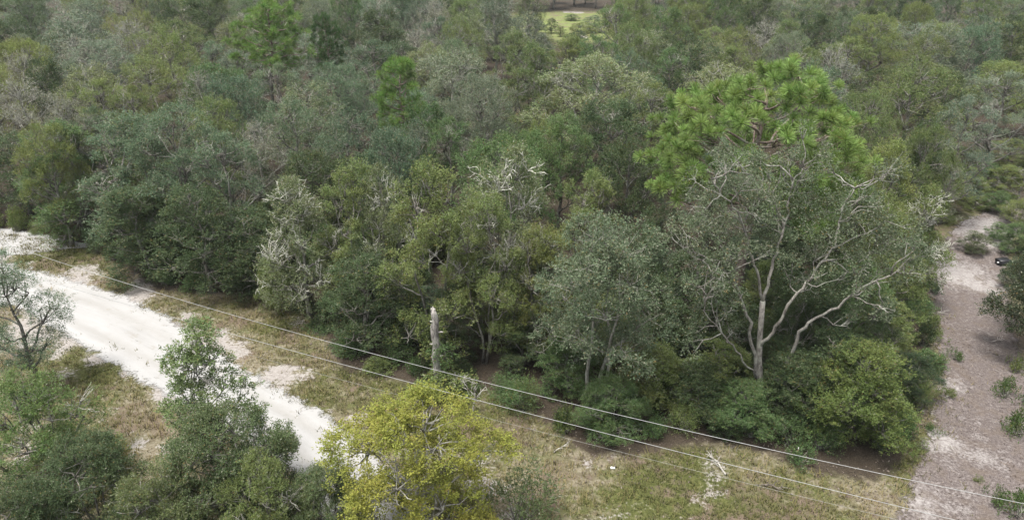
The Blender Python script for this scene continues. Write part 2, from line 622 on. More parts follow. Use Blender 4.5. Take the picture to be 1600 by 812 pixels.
def resample(pts, n):
    p = np.asarray(pts, float)
    d = np.concatenate([[0], np.cumsum(np.hypot(*np.diff(p, axis=0).T))])
    t = np.linspace(0, d[-1], n * 4)
    x, y = np.interp(t, d, p[:, 0]), np.interp(t, d, p[:, 1])
    k = np.ones(17) / 17
    xp, yp = np.pad(x, 8, 'edge'), np.pad(y, 8, 'edge')
    x, y = np.convolve(xp, k, 'valid'), np.convolve(yp, k, 'valid')
    return np.stack([x, y], 1)[::4]


def strip(name, left, right, mat, along, across, lift, extra=None):
    a, b = resample(left, along), resample(right, along)
    m = len(a)
    t = np.linspace(-0.06, 1.06, across)
    P = a[:, None] * (1 - t)[None, :, None] + b[:, None] * t[None, :, None]
    X, Y = P[..., 0], P[..., 1]
    rut = -0.035 * (np.exp(-((t - 0.33) / 0.09) ** 2) + np.exp(-((t - 0.68) / 0.09) ** 2))[None, :] * (0.6 + 0.4 * vnoise(X / 3, Y / 3, 3))
    Z = height(X, Y) + lift + rut
    g = Geo()
    i, j = np.meshgrid(np.arange(m - 1), np.arange(across - 1), indexing='ij')
    q = np.stack([i * across + j, (i + 1) * across + j, (i + 1) * across + j + 1, i * across + j + 1], -1).reshape(-1, 4)
    g.add(np.stack([X, Y, Z], -1).reshape(-1, 3), q)
    me = g.mesh(name, mat, smooth=True)
    if me.polygons[0].normal.z < 0:
        me.flip_normals()
    c = (a + b) / 2
    d = np.concatenate([[0], np.cumsum(np.hypot(*np.diff(c, axis=0).T))])
    uv = np.stack([np.repeat(d, across), np.tile((t + 0.06) / 1.12, m)], 1)
    lay = me.uv_layers.new(name='UVMap')
    idx = np.empty(len(me.loops), np.int32)
    me.loops.foreach_get('vertex_index', idx)
    lay.data.foreach_set('uv', uv[idx].astype(np.float32).ravel())
    if extra is not None:
        at = me.attributes.new('sandy', 'FLOAT', 'POINT')
        at.data.foreach_set('value', extra(X.ravel(), Y.ravel()).astype(np.float32))
    return structure(name, me)


def drive_sand(x, y):
    s = np.zeros(x.shape)
    for qx, qy, r, k in ((1500, 430, 5.0, 1.3), (1480, 410, 5.0, 1.0), (1468, 695, 1.2, 1.6), (1480, 600, 1.0, 0.9), (1545, 375, 5.0, 1.6), (1550, 355, 8.0, 1.2), (1440, 790, 1.6, 1.0),
                         (1545, 450, 1.5, 1.0), (1545, 720, 1.0, 0.7), (1520, 780, 2.0, 0.3)):
        gx, gy = gnd(qx, qy)
        s = s + k * np.exp(-((x - gx) ** 2 + (y - gy) ** 2) / r)
    return s


build_ground()
strip('sand_road', ROAD_FAR, ROAD_NEAR, M_SAND, 120, 26, 0.055)
strip('sand_track', [gnd(*p) for p in ((-260, 318), (-60, 348), (20, 358), (70, 366), (110, 374), (150, 383))],
      [gnd(*p) for p in ((-260, 390), (-60, 398), (20, 400), (62, 394), (105, 388), (150, 385))], M_SAND, 40, 8, 0.024)
strip('dirt_driveway', DRIVE_L, DRIVE_R, M_DRIVE, 110, 26, 0.05, drive_sand)


def build_grass():
    rng = np.random.default_rng(7)
    n = 90000
    x, y = rng.uniform(-48, 32, n), rng.uniform(20, 62, n)
    li, sa, gr, _ = soil_fields(x, y)
    inr, ind = inside(ROAD, x, y), inside(DRIVE, x, y)
    din = np.minimum(np.where(inr, dist_line(ROAD, x, y, True), 0), 9)
    dind = np.where(ind, dist_line(DRIVE, x, y, True), 0)
    creep = rng.exponential(0.45, n) * (fbm(x / 1.1, y / 1.1, 77, 2) * 2.2 - 0.3)
    tongue = np.zeros(n)
    for qx, qy, rr in ((105, 436, 0.9), (75, 462, 1.4), (190, 545, 0.5), (345, 556, 0.4)):
        gx, gy = gnd(qx, qy)
        tongue += np.exp(-((x - gx) ** 2 + (y - gy) ** 2) / rr)
    keep = inside(VERGE, x, y) & (~inr | (din < creep) | (rng.random(n) < tongue * 0.6)) & (~ind | (dind < creep)) & (li < 0.85)
    p = np.clip(1.15 - sa * 1.6, 0.05, 1) * np.clip(0.25 + gr, 0.2, 1)
    keep &= rng.random(n) < p
    x, y, gr, sa = x[keep], y[keep], gr[keep], sa[keep]
    z = height(x, y)
    M, per = len(x), 5
    P = np.stack([x, y, z], 1)[:, None] + np.concatenate([rng.normal(size=(M, per, 2)) * 0.09, np.zeros((M, per, 1))], -1)
    a = rng.uniform(0, 2 * np.pi, (M, per))
    lean = rng.uniform(0.25, 1.1, (M, per))
    hgt = rng.uniform(0.07, 0.25, (M, per)) * (0.6 + 0.8 * rng.random((M, 1)) + 1.7 * (rng.random((M, 1)) < 0.08))
    d = np.stack([np.cos(a) * lean, np.sin(a) * lean, np.ones_like(a)], -1)
    s = np.stack([-np.sin(a), np.cos(a), np.zeros_like(a)], -1) * 0.02
    tip = P + d * hgt[..., None]
    v = np.stack([P - s, P + s, tip], 2).reshape(-1, 3)
    var = np.clip(1.15 - 0.95 * np.clip(gr, 0, 1)[:, None] + rng.normal(size=(M, per)) * 0.22, 0, 1)
    g = Geo()
    g.add(v, tris=np.arange(M * per * 3).reshape(-1, 3), ta=var.ravel())
    o = link('grass', g.mesh('grass', M_GRASS))
    o['kind'] = 'stuff'
    o['label'] = 'short patchy straw and olive grass on the verge'
    # dead leaves on the driveway and along the forest edge
    n = 60000
    x, y = rng.uniform(-46, 32, n), rng.uniform(20, 62, n)
    de = dist_line(FOREST_EDGE, x, y)
    ins = inside(DRIVE, x, y)
    ds = drive_sand(x, y)
    ind2 = ins
    keep = (ins & (rng.random(n) > ds * 0.8)) | (~ind2 & (de < rng.exponential(1.4, n)) & ~inside(ROAD, x, y))
    x, y = x[keep], y[keep]
    M = len(x)
    P = np.stack([x, y, height(x, y) + 0.03 + rng.random(M) * 0.03], 1)
    a = rng.uniform(0, 2 * np.pi, M)
    l = rng.uniform(0.035, 0.08, M)[:, None]
    u = np.stack([np.cos(a), np.sin(a), rng.normal(size=M) * 0.35], 1) * l
    w = np.stack([-np.sin(a), np.cos(a), rng.normal(size=M) * 0.35], 1) * l * 0.5
    v = np.stack([P - u, P + w, P + u, P - w], 1).reshape(-1, 3)
    g = Geo()
    g.add(v, np.arange(M * 4).reshape(-1, 4), qa=rng.random(M))
    o = link('leaf_litter', g.mesh('leaf_litter', M_LITTER))
    o['kind'] = 'stuff'
    o['label'] = 'dead brown leaves lying on the driveway and along the trees'


build_grass()

# ------------------------------------------------------------------ tree builders: each returns {'parts': [(name, mesh, colour or None)], 'H':, 'W':}
BARK_GREY, BARK_PALE, BARK_DARK, BARK_PINE = (0.15, 0.138, 0.122), (0.25, 0.24, 0.21), (0.10, 0.088, 0.078), (0.22, 0.165, 0.14)
PROTO = {}


def sub_lobes(rng, lobes, per, rs, up_bias=0.0, keep_out=0.62, lz=0.85):
    """tufts on the shell of every lobe; tufts that fall deep inside another lobe are dropped"""
    cs, rr, ow, src = [], [], [], []
    c = np.array([l[:3] for l in lobes])
    r = np.array([l[3] for l in lobes])
    for i in range(len(lobes)):
        k = max(4, int(per * (r[i] / r.mean()) ** 2))
        d = rand_dir(rng, (k,))
        d[:, 2] = np.where(d[:, 2] < -0.35, -d[:, 2] * 0.6, d[:, 2]) + up_bias
        d = norm(d)
        p = c[i] + d * r[i] * rng.uniform(0.62, 0.95, (k, 1)) * np.array([1, 1, lz])
        for q, dd in zip(p, d):
            e = np.linalg.norm((q - c) / r[:, None], axis=1)
            e[i] = 9
            if e.min() > keep_out:
                cs.append(q)
                ow.append(dd)
                rr.append(rs * rng.uniform(0.7, 1.3))
                src.append(i)
    return np.array(cs), np.array(rr), np.array(ow), np.array(src)


def broadleaf(name, seed, H=12.0, W=9.0, z0=0.35, lobes=11, per=9, rs=0.85, sprays=20, leaves=15, ll=0.16, lw=0.075, trunks=1, trunk_r=0.22,
              bark=BARK_GREY, lichen=0.0, limb_part=False, prof=None, spread=0.26, droop=0.12, up=1.4, spray_up=0.45, lean=(0, 0), fork=None, lobe_r=0.36, thin=0.0, twig_r=0.026, lobe_z=0.85):
    rng = np.random.default_rng(seed)
    Rr = W / 2
    L = []
    prof = prof or (lambda t: math.sin(math.pi * (0.18 + 0.74 * t)) ** 0.7)
    for i in range(lobes):
        t = (i + 0.5) / lobes
        z = H * (z0 + (0.93 - z0) * t)
        a = i * 2.399 + rng.uniform(-0.5, 0.5)
        lr = Rr * lobe_r * rng.uniform(0.75, 1.25)
        rad = max(0.0, Rr * prof(t) - lr * 0.75) * rng.uniform(0.75, 1.05)
        z = min(z, H - lr * 0.8)
        z = max(z, lr * 0.6 + 0.1)
        L.append((math.cos(a) * rad + lean[0] * z, math.sin(a) * rad + lean[1] * z, z, lr))
    L.append((lean[0] * H, lean[1] * H, H - Rr * lobe_r * 0.9, Rr * lobe_r * 0.9))
    gt, gc, gb = Geo(), Geo(), Geo()
    limbs = []
    fz = H * (fork if fork else max(0.18, z0 * 0.75))
    stems = []
    for k in range(trunks):
        a = k * 2.1 + rng.uniform(0, 1)
        off = np.array([math.cos(a), math.sin(a), 0]) * (0.35 if trunks > 1 else 0)
        top = np.array([lean[0] * H * 0.8, lean[1] * H * 0.8, H * 0.8]) + off * (H * 0.30)
        p = crooked(rng, off * 0.4 + np.array([0, 0, -0.15]), top, 9, 0.022)
        r = trunk_r * (1.0 if trunks == 1 else 0.75) * np.array([1.45, 1.05, 0.95, 0.86, 0.76, 0.62, 0.48, 0.32, 0.15])
        tube(gt, p, r, 8, 0.06, rng)
        stems.append((p, r))
    for (x, y, z, lr) in L:
        k = min(range(trunks), key=lambda s: np.hypot(*(stems[s][0][-1, :2] - np.array([x, y])))) if trunks > 1 else 0
        p, r = stems[k]
        zz = max(fz * 0.6, z - np.hypot(x - p[4, 0], y - p[4, 1]) * rng.uniform(0.7, 1.1) - 0.4)
        i = int(np.clip(np.searchsorted(p[:, 2], zz), 1, 7))
        q = crooked(rng, p[i], (x, y, z), 7, 0.05, -0.04)
        g = Geo() if limb_part else gt
        tube(g, q, np.linspace(min(r[i] * 0.75, trunk_r * 0.6), 0.035, 7), 6, 0.05, rng)
        limbs.append((g, q))
    c, rr, ow, src = sub_lobes(rng, L, per, rs, lz=lobe_z)
    for ci, oi, si in zip(c, ow, src):
        g, q = limbs[si]
        s = q[rng.integers(4, 7)]
        tube(g, crooked(rng, s, ci, 5, 0.07), np.linspace(0.04, 0.015, 5), 3)
    zmax = c[:, 2].max()
    dead = rng.random(len(c)) < lichen * np.clip(0.3 + 1.1 * (c[:, 2] - H * z0) / (H * (1 - z0)), 0.2, 1.4)
    gone = rng.random(len(c)) < thin
    for ci, oi in zip(c[dead], ow[dead]):
        fan_of_twigs(gb, rng, ci - oi * 0.4, norm(oi + np.array([0, 0, 0.35])), rs * 1.6, 4, twig_r, 3)
    live = ~dead & ~gone
    cl, rl, ol = c[live], rr[live], ow[live]
    M = len(cl)
    d = rand_dir(rng, (M, sprays))
    d = norm(d + ol[:, None] * 0.55)
    P = cl[:, None] + d * (rl[:, None] * rng.uniform(0.25, 0.8, (M, sprays)))[..., None]
    D = norm(d * 0.75 + ol[:, None] * 0.4 + np.array([0, 0, spray_up]) + rng.normal(size=d.shape) * 0.3)
    keep = (P[..., 2] > 0.1).ravel()
    leaf_quads(gc, rng, P.reshape(-1, 3)[keep], D.reshape(-1, 3)[keep], (rs * rng.uniform(0.45, 0.95, M * sprays))[keep], leaves, ll, lw, spread * rs, droop, up)
    parts = [('trunk', gt.mesh('trunk', M_BARK, True), bark)]
    if limb_part:
        parts += [('limb', g.mesh('limb', M_BARK, True), bark) for g, q in limbs]
    if gb.n:
        parts.append(('bare_branches', gb.mesh('bare_branches', M_BARK), (0.29, 0.285, 0.245)))
    parts.append(('crown', gc.mesh('crown', M_LEAF), None))
    PROTO[name] = dict(parts=parts, H=float(zmax + rs), W=W)


def pine(name, seed, H, W, zb, n_br, puff=0.42, needles=46, trunk_r=0.24, dome=True):
    rng = np.random.default_rng(seed)
    gt, gc, gb = Geo(), Geo(), Geo()
    p = crooked(rng, (0, 0, -0.15), (0.1, 0.05, H - 0.5), 10, 0.008)
    tube(gt, p, trunk_r * np.linspace(1.15, 0.25, 10), 8, 0.05, rng)
    tips, tdir = [], []
    for i in range(n_br):
        t = (i + 0.5) / n_br
        z = H * (zb + (0.97 - zb) * t)
        a = i * 2.399 + rng.uniform(-0.35, 0.35)
        prof = (1 - t ** 2.2) ** 0.55 * (0.85 + 0.15 * min(1, t * 4)) if dome else (1 - t) ** 0.7 + 0.12
        ln = W / 2 * prof * rng.uniform(0.8, 1.1) + 0.4
        s = np.array([np.interp(z, p[:, 2], p[:, 0]), np.interp(z, p[:, 2], p[:, 1]), z - ln * 0.12])
        e = s + np.array([math.cos(a) * ln, math.sin(a) * ln, ln * (0.18 + 0.6 * t)])
        q = crooked(rng, s, e, 8, 0.035, -0.07)
        tube(gt, q, np.linspace(0.075, 0.02, 8), 4)
        for k in range(int(2 + ln * 1.25)):
            u = rng.uniform(0.36, 1.0)
            b = q[0] + (q[-1] - q[0]) * u
            j = min(7, int(u * 7))
            b = q[j]
            dd = norm(norm(q[-1] - q[0]) * 0.6 + rng.normal(size=3) * np.array([0.75, 0.75, 0.4]) + np.array([0, 0, 0.45]))
            ee = b + dd * rng.uniform(0.5, 1.25)
            tube(gt, crooked(rng, b, ee, 4, 0.06), np.linspace(0.03, 0.014, 4), 3)
            tips.append(ee)
            tdir.append(norm(dd + np.array([0, 0, 0.5])))
            if rng.random() < 0.35:
                tips.append(b + dd * rng.uniform(0.2, 0.5) + rng.normal(size=3) * 0.15)
                tdir.append(norm(dd + np.array([0, 0, 0.5])))
        tips.append(q[-1])
        tdir.append(norm(q[-1] - q[-2] + np.array([0, 0, 0.3])))
    tips, tdir = np.array(tips), np.array(tdir)
    M = len(tips)
    d = norm(rand_dir(rng, (M, needles)) + tdir[:, None] * 0.42 + np.array([0, 0, 0.15]))
    l = puff * rng.uniform(0.7, 1.15, (M, needles, 1)) * rng.uniform(0.8, 1.2, (M, 1, 1))
    b = tips[:, None] - tdir[:, None] * 0.1 + d * 0.05
    w = norm(np.cross(d, rand_dir(rng, (M, needles)))) * 0.010
    v = np.stack([b - w * 0.6, b + w * 0.6, b + d * l + w - np.array([0, 0, 0.04]), b + d * l - w - np.array([0, 0, 0.04])], 2).reshape(-1, 3)
    var = np.clip(rng.random((M, 1)) * 0.4 + 0.6 * rng.random((M, needles)), 0, 1)
    gc.add(v, np.arange(M * needles * 4).reshape(-1, 4), qa=var.ravel())
    PROTO[name] = dict(parts=[('trunk', gt.mesh('trunk', M_BARK, True), BARK_PINE), ('crown', gc.mesh('crown', M_LEAF), None)], H=H + puff * 0.6, W=W)


def umbrella_pine(name, seed, H, W, zc, limbs=40, per=14, puff=0.5, needles=150):
    """an old pine: a bare trunk and a domed crown of separate needle tufts at the ends of arching limbs"""
    rng = np.random.default_rng(seed)
    gt, gc = Geo(), Geo()
    p = crooked(rng, (0, 0, -0.15), (0.2, 0.1, H - 1.2), 10, 0.008)
    tube(gt, p, 0.36 * np.linspace(1.15, 0.22, 10), 9, 0.06, rng)
    c = np.array([0.1, 0.05, zc])
    tips, td = [], []
    for i in range(limbs):
        u = (i + 0.5) / limbs
        sz = -0.42 + 1.40 * u                       # from below the rim to the very top
        sz = min(sz, 0.985)
        rad = math.sqrt(max(0.02, 1 - sz * sz))
        a = i * 2.399 + rng.uniform(-0.25, 0.25)
        k = rng.uniform(0.82, 1.02)
        dirn = np.array([math.cos(a) * rad, math.sin(a) * rad, sz])
        e = c + dirn * np.array([W / 2, W / 2, H - zc]) * k
        zs = min(H - 1.6, max(zc * 0.72, e[2] - np.hypot(e[0], e[1]) * 0.55))
        s = np.array([np.interp(zs, p[:, 2], p[:, 0]), np.interp(zs, p[:, 2], p[:, 1]), zs])
        q = crooked(rng, s, e, 9, 0.03, -0.05)
        tube(gt, q, np.linspace(0.10, 0.025, 9), 5, 0.05, rng)
        for m in range(per):
            j = rng.integers(4, 9)
            t = e + rand_dir(rng, (1,))[0] * np.array([1.5, 1.5, 0.8]) * rng.uniform(0.35, 1.0) if m > 2 else q[j] + np.array([rng.normal() * 0.5, rng.normal() * 0.5, rng.uniform(0.3, 0.8)])
            tube(gt, crooked(rng, q[j], t, 4, 0.06, -0.05), np.linspace(0.03, 0.013, 4), 3)
            tips.append(t)
            td.append(norm(norm(t - q[j]) * 0.5 + dirn * 0.3 + np.array([0, 0, 0.6])))
    tips, td = np.array(tips), np.array(td)
    M = len(tips)
    d = norm(rand_dir(rng, (M, needles)) + td[:, None] * 0.55)
    l = puff * rng.uniform(0.75, 1.1, (M, needles, 1)) * rng.uniform(0.8, 1.2, (M, 1, 1))
    b = tips[:, None] + d * 0.03
    w = norm(np.cross(d, rand_dir(rng, (M, needles)))) * 0.011
    v = np.stack([b - w * 0.6, b + w * 0.6, b + d * l + w, b + d * l - w], 2).reshape(-1, 3)
    var = np.clip(rng.random((M, 1)) * 0.5 + 0.5 * rng.random((M, needles)), 0, 1)
    gc.add(v, np.arange(M * needles * 4).reshape(-1, 4), qa=var.ravel())
    PROTO[name] = dict(parts=[('trunk', gt.mesh('trunk', M_BARK, True), BARK_PINE), ('crown', gc.mesh('crown', M_LEAF), None)], H=H + puff * 0.7, W=W)


def shrub(name, seed, H=2.2, W=2.6, tufts=26, rs=0.5, sprays=16, leaves=12, ll=0.14, lw=0.06, wispy=0.0, up=0.5):
    rng = np.random.default_rng(seed)
    gt, gc = Geo(), Geo()
    d = rand_dir(rng, (tufts,))
    d[:, 2] = np.abs(d[:, 2])
    c = d * np.array([W / 2 * 0.75, W / 2 * 0.75, H * 0.78]) * rng.uniform(0.5, 1.0, (tufts, 1))
    c[:, 2] += 0.12
    for q in c:
        s = np.array([rng.normal() * 0.12, rng.normal() * 0.12, -0.05])
        tube(gt, crooked(rng, s, q, 5, 0.06, 0.08), np.linspace(0.035, 0.01, 5), 4)
    dd = norm(rand_dir(rng, (tufts, sprays)) + d[:, None] * 0.5)
    P = c[:, None] + dd * (rs * rng.uniform(0.2, 0.8, (tufts, sprays)))[..., None]
    D = norm(dd * 0.8 + np.array([0, 0, 0.5 + wispy]) + rng.normal(size=dd.shape) * 0.25)
    keep = (P[..., 2] > 0.06).ravel()
    leaf_quads(gc, rng, P.reshape(-1, 3)[keep], D.reshape(-1, 3)[keep], (rs * rng.uniform(0.6, 1.1, tufts * sprays) * (1 + wispy))[keep], leaves, ll, lw, 0.2 * rs, 0.08, up)
    PROTO[name] = dict(parts=[('stem', gt.mesh('stem', M_BARK, True), BARK_GREY), ('foliage', gc.mesh('foliage', M_LEAF), None)], H=H + rs * 0.6, W=W + rs * 0.5)


def skirt(t):
    return (0.82 + 0.25 * math.sin(math.pi * min(1, t * 1.35))) * (1 - max(0, t - 0.55) ** 1.5 * 1.6)


def tall_oval(t):
    return math.sin(math.pi * (0.22 + 0.70 * t)) ** 0.6


# the forest's ordinary trees
broadleaf('oak_round', 1, 12, 9.0, 0.34, 12, 9)
broadleaf('oak_broad', 2, 11.5, 10.5, 0.40, 14, 9, lobe_r=0.33)
broadleaf('oak_tall', 3, 13, 7.5, 0.30, 12, 9, prof=tall_oval, lobe_r=0.42)
broadleaf('oak_skirt', 4, 12, 8.0, 0.06, 16, 8, prof=skirt, lobe_r=0.40, trunk_r=0.2, rs=0.9)
broadleaf('oak_skirt_slim', 5, 12.5, 6.2, 0.05, 15, 8, prof=skirt, lobe_r=0.46, trunk_r=0.18, rs=0.85)
broadleaf('oak_lichen', 6, 12.5, 8.2, 0.36, 12, 9, lichen=0.16, bark=BARK_PALE, thin=0.08)
broadleaf('oak_lichen_tall', 7, 13, 7.0, 0.30, 12, 9, lichen=0.18, bark=BARK_PALE, prof=tall_oval, lobe_r=0.42, thin=0.08)
broadleaf('oak_bare', 8, 12, 7.5, 0.36, 11, 9, lichen=0.45, bark=BARK_PALE, sprays=16, leaves=12, thin=0.1)
broadleaf('oak_white', 10, 12, 7.5, 0.10, 15, 9, lichen=0.32, bark=BARK_PALE, prof=skirt, lobe_r=0.40, twig_r=0.048, thin=0.05)
broadleaf('oak_plume', 11, 13, 6.5, 0.03, 18, 10, rs=0.7, sprays=20, leaves=15, ll=0.13, lw=0.05, trunks=3, trunk_r=0.12, prof=skirt, lobe_r=0.30, spray_up=1.3, spread=0.2, droop=-0.08, thin=0.12, lichen=0.03, lobe_z=1.7)
broadleaf('oak_plume_tall', 12, 13.5, 5.6, 0.14, 17, 10, rs=0.66, sprays=20, leaves=15, ll=0.12, lw=0.048, trunks=3, trunk_r=0.11, prof=tall_oval, lobe_r=0.32, spray_up=1.5, spread=0.18, droop=-0.1, thin=0.14, lichen=0.05, lobe_z=1.8)
broadleaf('oak_fine', 13, 12, 9.0, 0.30, 16, 11, rs=0.7, sprays=20, leaves=18, ll=0.105, lw=0.055, lobe_r=0.30, thin=0.1)
broadleaf('oak_ragged', 14, 12.5, 8.5, 0.24, 12, 11, rs=0.62, sprays=18, leaves=15, ll=0.14, lw=0.05, lobe_r=0.36, thin=0.26, lichen=0.06, spray_up=0.9)
broadleaf('oak_feathery', 9, 12, 8.5, 0.28, 13, 10, rs=0.75, sprays=15, ll=0.14, lw=0.05, spray_up=0.95, spread=0.2, droop=-0.05)
pine('pine_slim', 20, 14, 3.6, 0.55, 26, puff=0.46, needles=100, trunk_r=0.16, dome=False)
pine('pine_round', 21, 15, 6.5, 0.58, 30, puff=0.46, needles=100, trunk_r=0.2)
shrub('shrub_round', 30)
shrub('shrub_wispy', 31, 2.6, 2.2, 22, 0.55, 15, 10, 0.15, 0.035, wispy=0.6, up=0.2)
shrub('shrub_low', 32, 0.8, 2.6, 20, 0.34, 12, 10, 0.11, 0.05, wispy=0.3)
shrub('weed_patch', 33, 0.45, 2.6, 15, 0.32, 9, 9, 0.11, 0.05, wispy=0.3)
# the near ones
broadleaf('grey_oak', 40, 13, 7.2, 0.30, 15, 9, rs=0.78, sprays=24, leaves=16, ll=0.13, lw=0.06, trunks=3, trunk_r=0.15, bark=BARK_PALE, lichen=0.05, prof=tall_oval, lobe_r=0.40)
broadleaf('yellow_tree', 41, 9.5, 6.8, 0.12, 19, 10, rs=0.66, sprays=22, leaves=17, ll=0.10, lw=0.06, trunks=3, trunk_r=0.10, bark=BARK_PALE, lobe_r=0.33, spray_up=0.8, thin=0.13, prof=tall_oval)
broadleaf('airy_sapling', 42, 9.0, 4.2, 0.28, 17, 7, rs=0.45, sprays=14, leaves=15, ll=0.10, lw=0.055, trunk_r=0.05, bark=BARK_PALE, lobe_r=0.36, prof=lambda t: 1.1 - 0.75 * t, thin=0.15)
broadleaf('thin_oak', 43, 10, 4.4, 0.16, 15, 6, rs=0.72, sprays=22, leaves=16, ll=0.10, lw=0.042, trunk_r=0.13, bark=BARK_DARK, thin=0.03, lobe_r=0.38)
broadleaf('near_bush', 44, 6, 5.2, 0.08, 18, 9, rs=0.56, sprays=27, leaves=19, ll=0.085, lw=0.038, trunks=3, trunk_r=0.06, prof=skirt, lobe_r=0.36, lichen=0.03, spray_up=0.7)
broadleaf('dark_oak', 45, 8.5, 9, 0.32, 15, 11, rs=0.8, bark=BARK_DARK, trunk_r=0.24)
broadleaf('feathery_bush', 47, 6, 5.0, 0.1, 17, 9, rs=0.55, sprays=20, leaves=15, ll=0.11, lw=0.035, trunks=4, trunk_r=0.05, prof=skirt, lobe_r=0.34, lichen=0.06, spray_up=1.1, spread=0.2, droop=-0.05, thin=0.08)
broadleaf('dense_bush', 48, 6, 4.4, 0.02, 20, 10, rs=0.55, sprays=22, leaves=16, ll=0.095, lw=0.04, trunks=4, trunk_r=0.05, prof=skirt, lobe_r=0.34, spray_up=1.0, spread=0.2, droop=0.0, lobe_z=1.4)
broadleaf('light_bush', 46, 5.6, 4.6, 0.08, 14, 9, rs=0.6, sprays=22, leaves=16, ll=0.11, lw=0.045, trunks=3, trunk_r=0.06, prof=skirt, lobe_r=0.4, spray_up=0.8)
umbrella_pine('big_pine', 22, 18, 12.4, 12.2)

ROOTS = []


def plant(kind, name, x, y, Ht, Wd, rot, col, label, cat, group=None, bark=None, bare=None):
    pr = PROTO[kind]
    root = bpy.data.objects.new(name, None)
    C.objects.link(root)
    root.empty_display_size = 0.5
    root.location = (x, y, hz(x, y))
    root.rotation_euler = (0, 0, rot)
    sx = Wd / pr['W']
    root.scale = (sx, sx, Ht / pr['H'])
    for nm, me, c in pr['parts']:
        o = bpy.data.objects.new(nm, me)
        C.objects.link(o)
        o.parent = root
        if c is None:
            o.color = col if len(col) == 4 else (*col, 0.04)
        else:
            b = bark if (bark and nm != 'bare_branches') else c
            o.color = (*(bare if bare and nm == 'bare_branches' else b), 1)
        if nm == 'bare_branches':
            o['kind'] = 'stuff'
    tag(root, label, cat, group)
    ROOTS.append((root, x, y, Wd / 2))
    return root


# colours of the foliage (with the share of lichen-grey leaves)
DARK = (0.060, 0.090, 0.036, 0.02)
GREEN = (0.089, 0.144, 0.051, 0.03)
GREYG = (0.102, 0.155, 0.088, 0.10)
GREY2 = (0.128, 0.167, 0.112, 0.20)
OLIVE = (0.142, 0.182, 0.058, 0.05)
YOLIVE = (0.163, 0.195, 0.061, 0.04)
MOSSY = (0.170, 0.176, 0.137, 0.25)
LICH = (0.145, 0.178, 0.081, 0.15)
PINEC = (0.185, 0.275, 0.078, 0.0)
PINEC2 = (0.135, 0.225, 0.056, 0.0)
PINEDK = (0.060, 0.115, 0.038, 0.0)
YELL = (0.215, 0.226, 0.042, 0.0)
WHITE = (0.54, 0.54, 0.47)


def T(kind, name, cx, ty, wpx, col, label, D=None, h=None, rot=None, cat='tree', group='trees at the edge of the forest', bark=None, bare=None):
    """a tree whose top stands at picture point (cx, ty), at depth D or of height h"""
    if D is None:
        a, b, c = ray(cx, ty)
        D = b * (h - CAM_H) / c
    x, z, t = at_depth(cx, ty, D)
    Ht = z - hz(x, D)
    rot = (cx * 0.37 + ty) % 6.28 if rot is None else rot
    return plant(kind, name, x, D, Ht, wpx * t / F, rot, col, label, cat, group, bark, bare)


# front row, from the bend of the sand road to the driveway
T('oak_skirt', 'oak_tree', 12, 205, 130, DARK, 'dark green oak at the far left end of the forest edge above the sandy bend', D=66)
T('oak_plume', 'oak_tree', 88, 190, 165, GREEN, 'olive-dark leafy oak just right of the sandy bend', D=61)
T('oak_plume', 'oak_tree', 188, 176, 180, GREYG, 'grey-green oak, left one of the three tall ones above the sand road', D=57.5)
T('oak_fine', 'oak_tree', 262, 163, 190, GREYG, 'tallest broad grey-green oak of the three above the sand road', D=56)
T('oak_ragged', 'oak_tree', 340, 205, 170, GREYG, 'grey-green oak, right one of the three tall ones above the sand road', D=53.5)
T('oak_skirt_slim', 'oak_tree', 205, 292, 125, DARK, 'low dark leafy oak, left of two before the three tall grey-green oaks', D=52.5)
T('oak_skirt', 'oak_tree', 300, 285, 150, DARK, 'low dark leafy oak, right of two before the three tall grey-green oaks', D=50)
T('oak_bare', 'mossy_oak', 395, 188, 105, MOSSY, 'brownish grey moss-hung oak with thin foliage behind the low dark oaks', D=60)
T('oak_skirt_slim', 'oak_tree', 385, 330, 105, DARK, 'slim dark oak standing between low dark oak and white-branched oak', D=49)
T('oak_white', 'lichen_oak', 455, 275, 130, LICH, 'olive oak with white lichen-covered bare branches on its left side', D=46, rot=2.2, group='oaks with white lichen branches', bare=WHITE)
T('oak_white', 'lichen_oak', 592, 258, 95, LICH, 'half-bare oak with whitish dead top between olive and bright green crowns', D=45.5, group='oaks with white lichen branches', bare=WHITE)
T('oak_plume', 'oak_tree', 548, 250, 150, OLIVE, 'olive feathery oak just left of the half-bare whitish top', D=46.5)
T('oak_plume', 'oak_tree', 668, 252, 190, (0.138, 0.172, 0.054, 0.04), 'tall olive green oak rising directly behind the broken snag', D=41)
T('oak_skirt', 'oak_tree', 565, 395, 150, DARK, 'low dark oak leafy to the grass, left of the snag', D=41.5)
T('oak_white', 'lichen_oak', 795, 225, 165, LICH, 'olive oak with pale lichen-topped crown, right of the oak behind the snag', D=44, group='oaks with white lichen branches', bare=WHITE)
T('oak_plume_tall', 'oak_tree', 752, 300, 130, OLIVE, 'slim green oak in front of the olive oak with pale lichen top', D=40)
T('oak_plume', 'oak_tree', 928, 268, 135, OLIVE, 'rounded olive oak left of the dark hollow beneath the tall pine', D=47)
T('oak_plume_tall', 'oak_tree', 845, 352, 125, (0.13, 0.15, 0.042, 0.03), 'yellowish green vine-hung oak left of the grey-green multi-stemmed oak', D=41)
T('grey_oak', 'grey_oak', 948, 336, 215, (0.115, 0.155, 0.088, 0.12), 'grey-green multi-stemmed oak standing forward onto the grass', D=35, rot=0.6)
T('oak_skirt_slim', 'oak_tree', 1095, 400, 130, DARK, 'dark oak filling the gap left of the white-limbed oak', D=39.5)
T('oak_skirt', 'oak_tree', 1265, 420, 170, DARK, 'dark oak behind the right-hand limbs of the white-limbed oak', D=39)
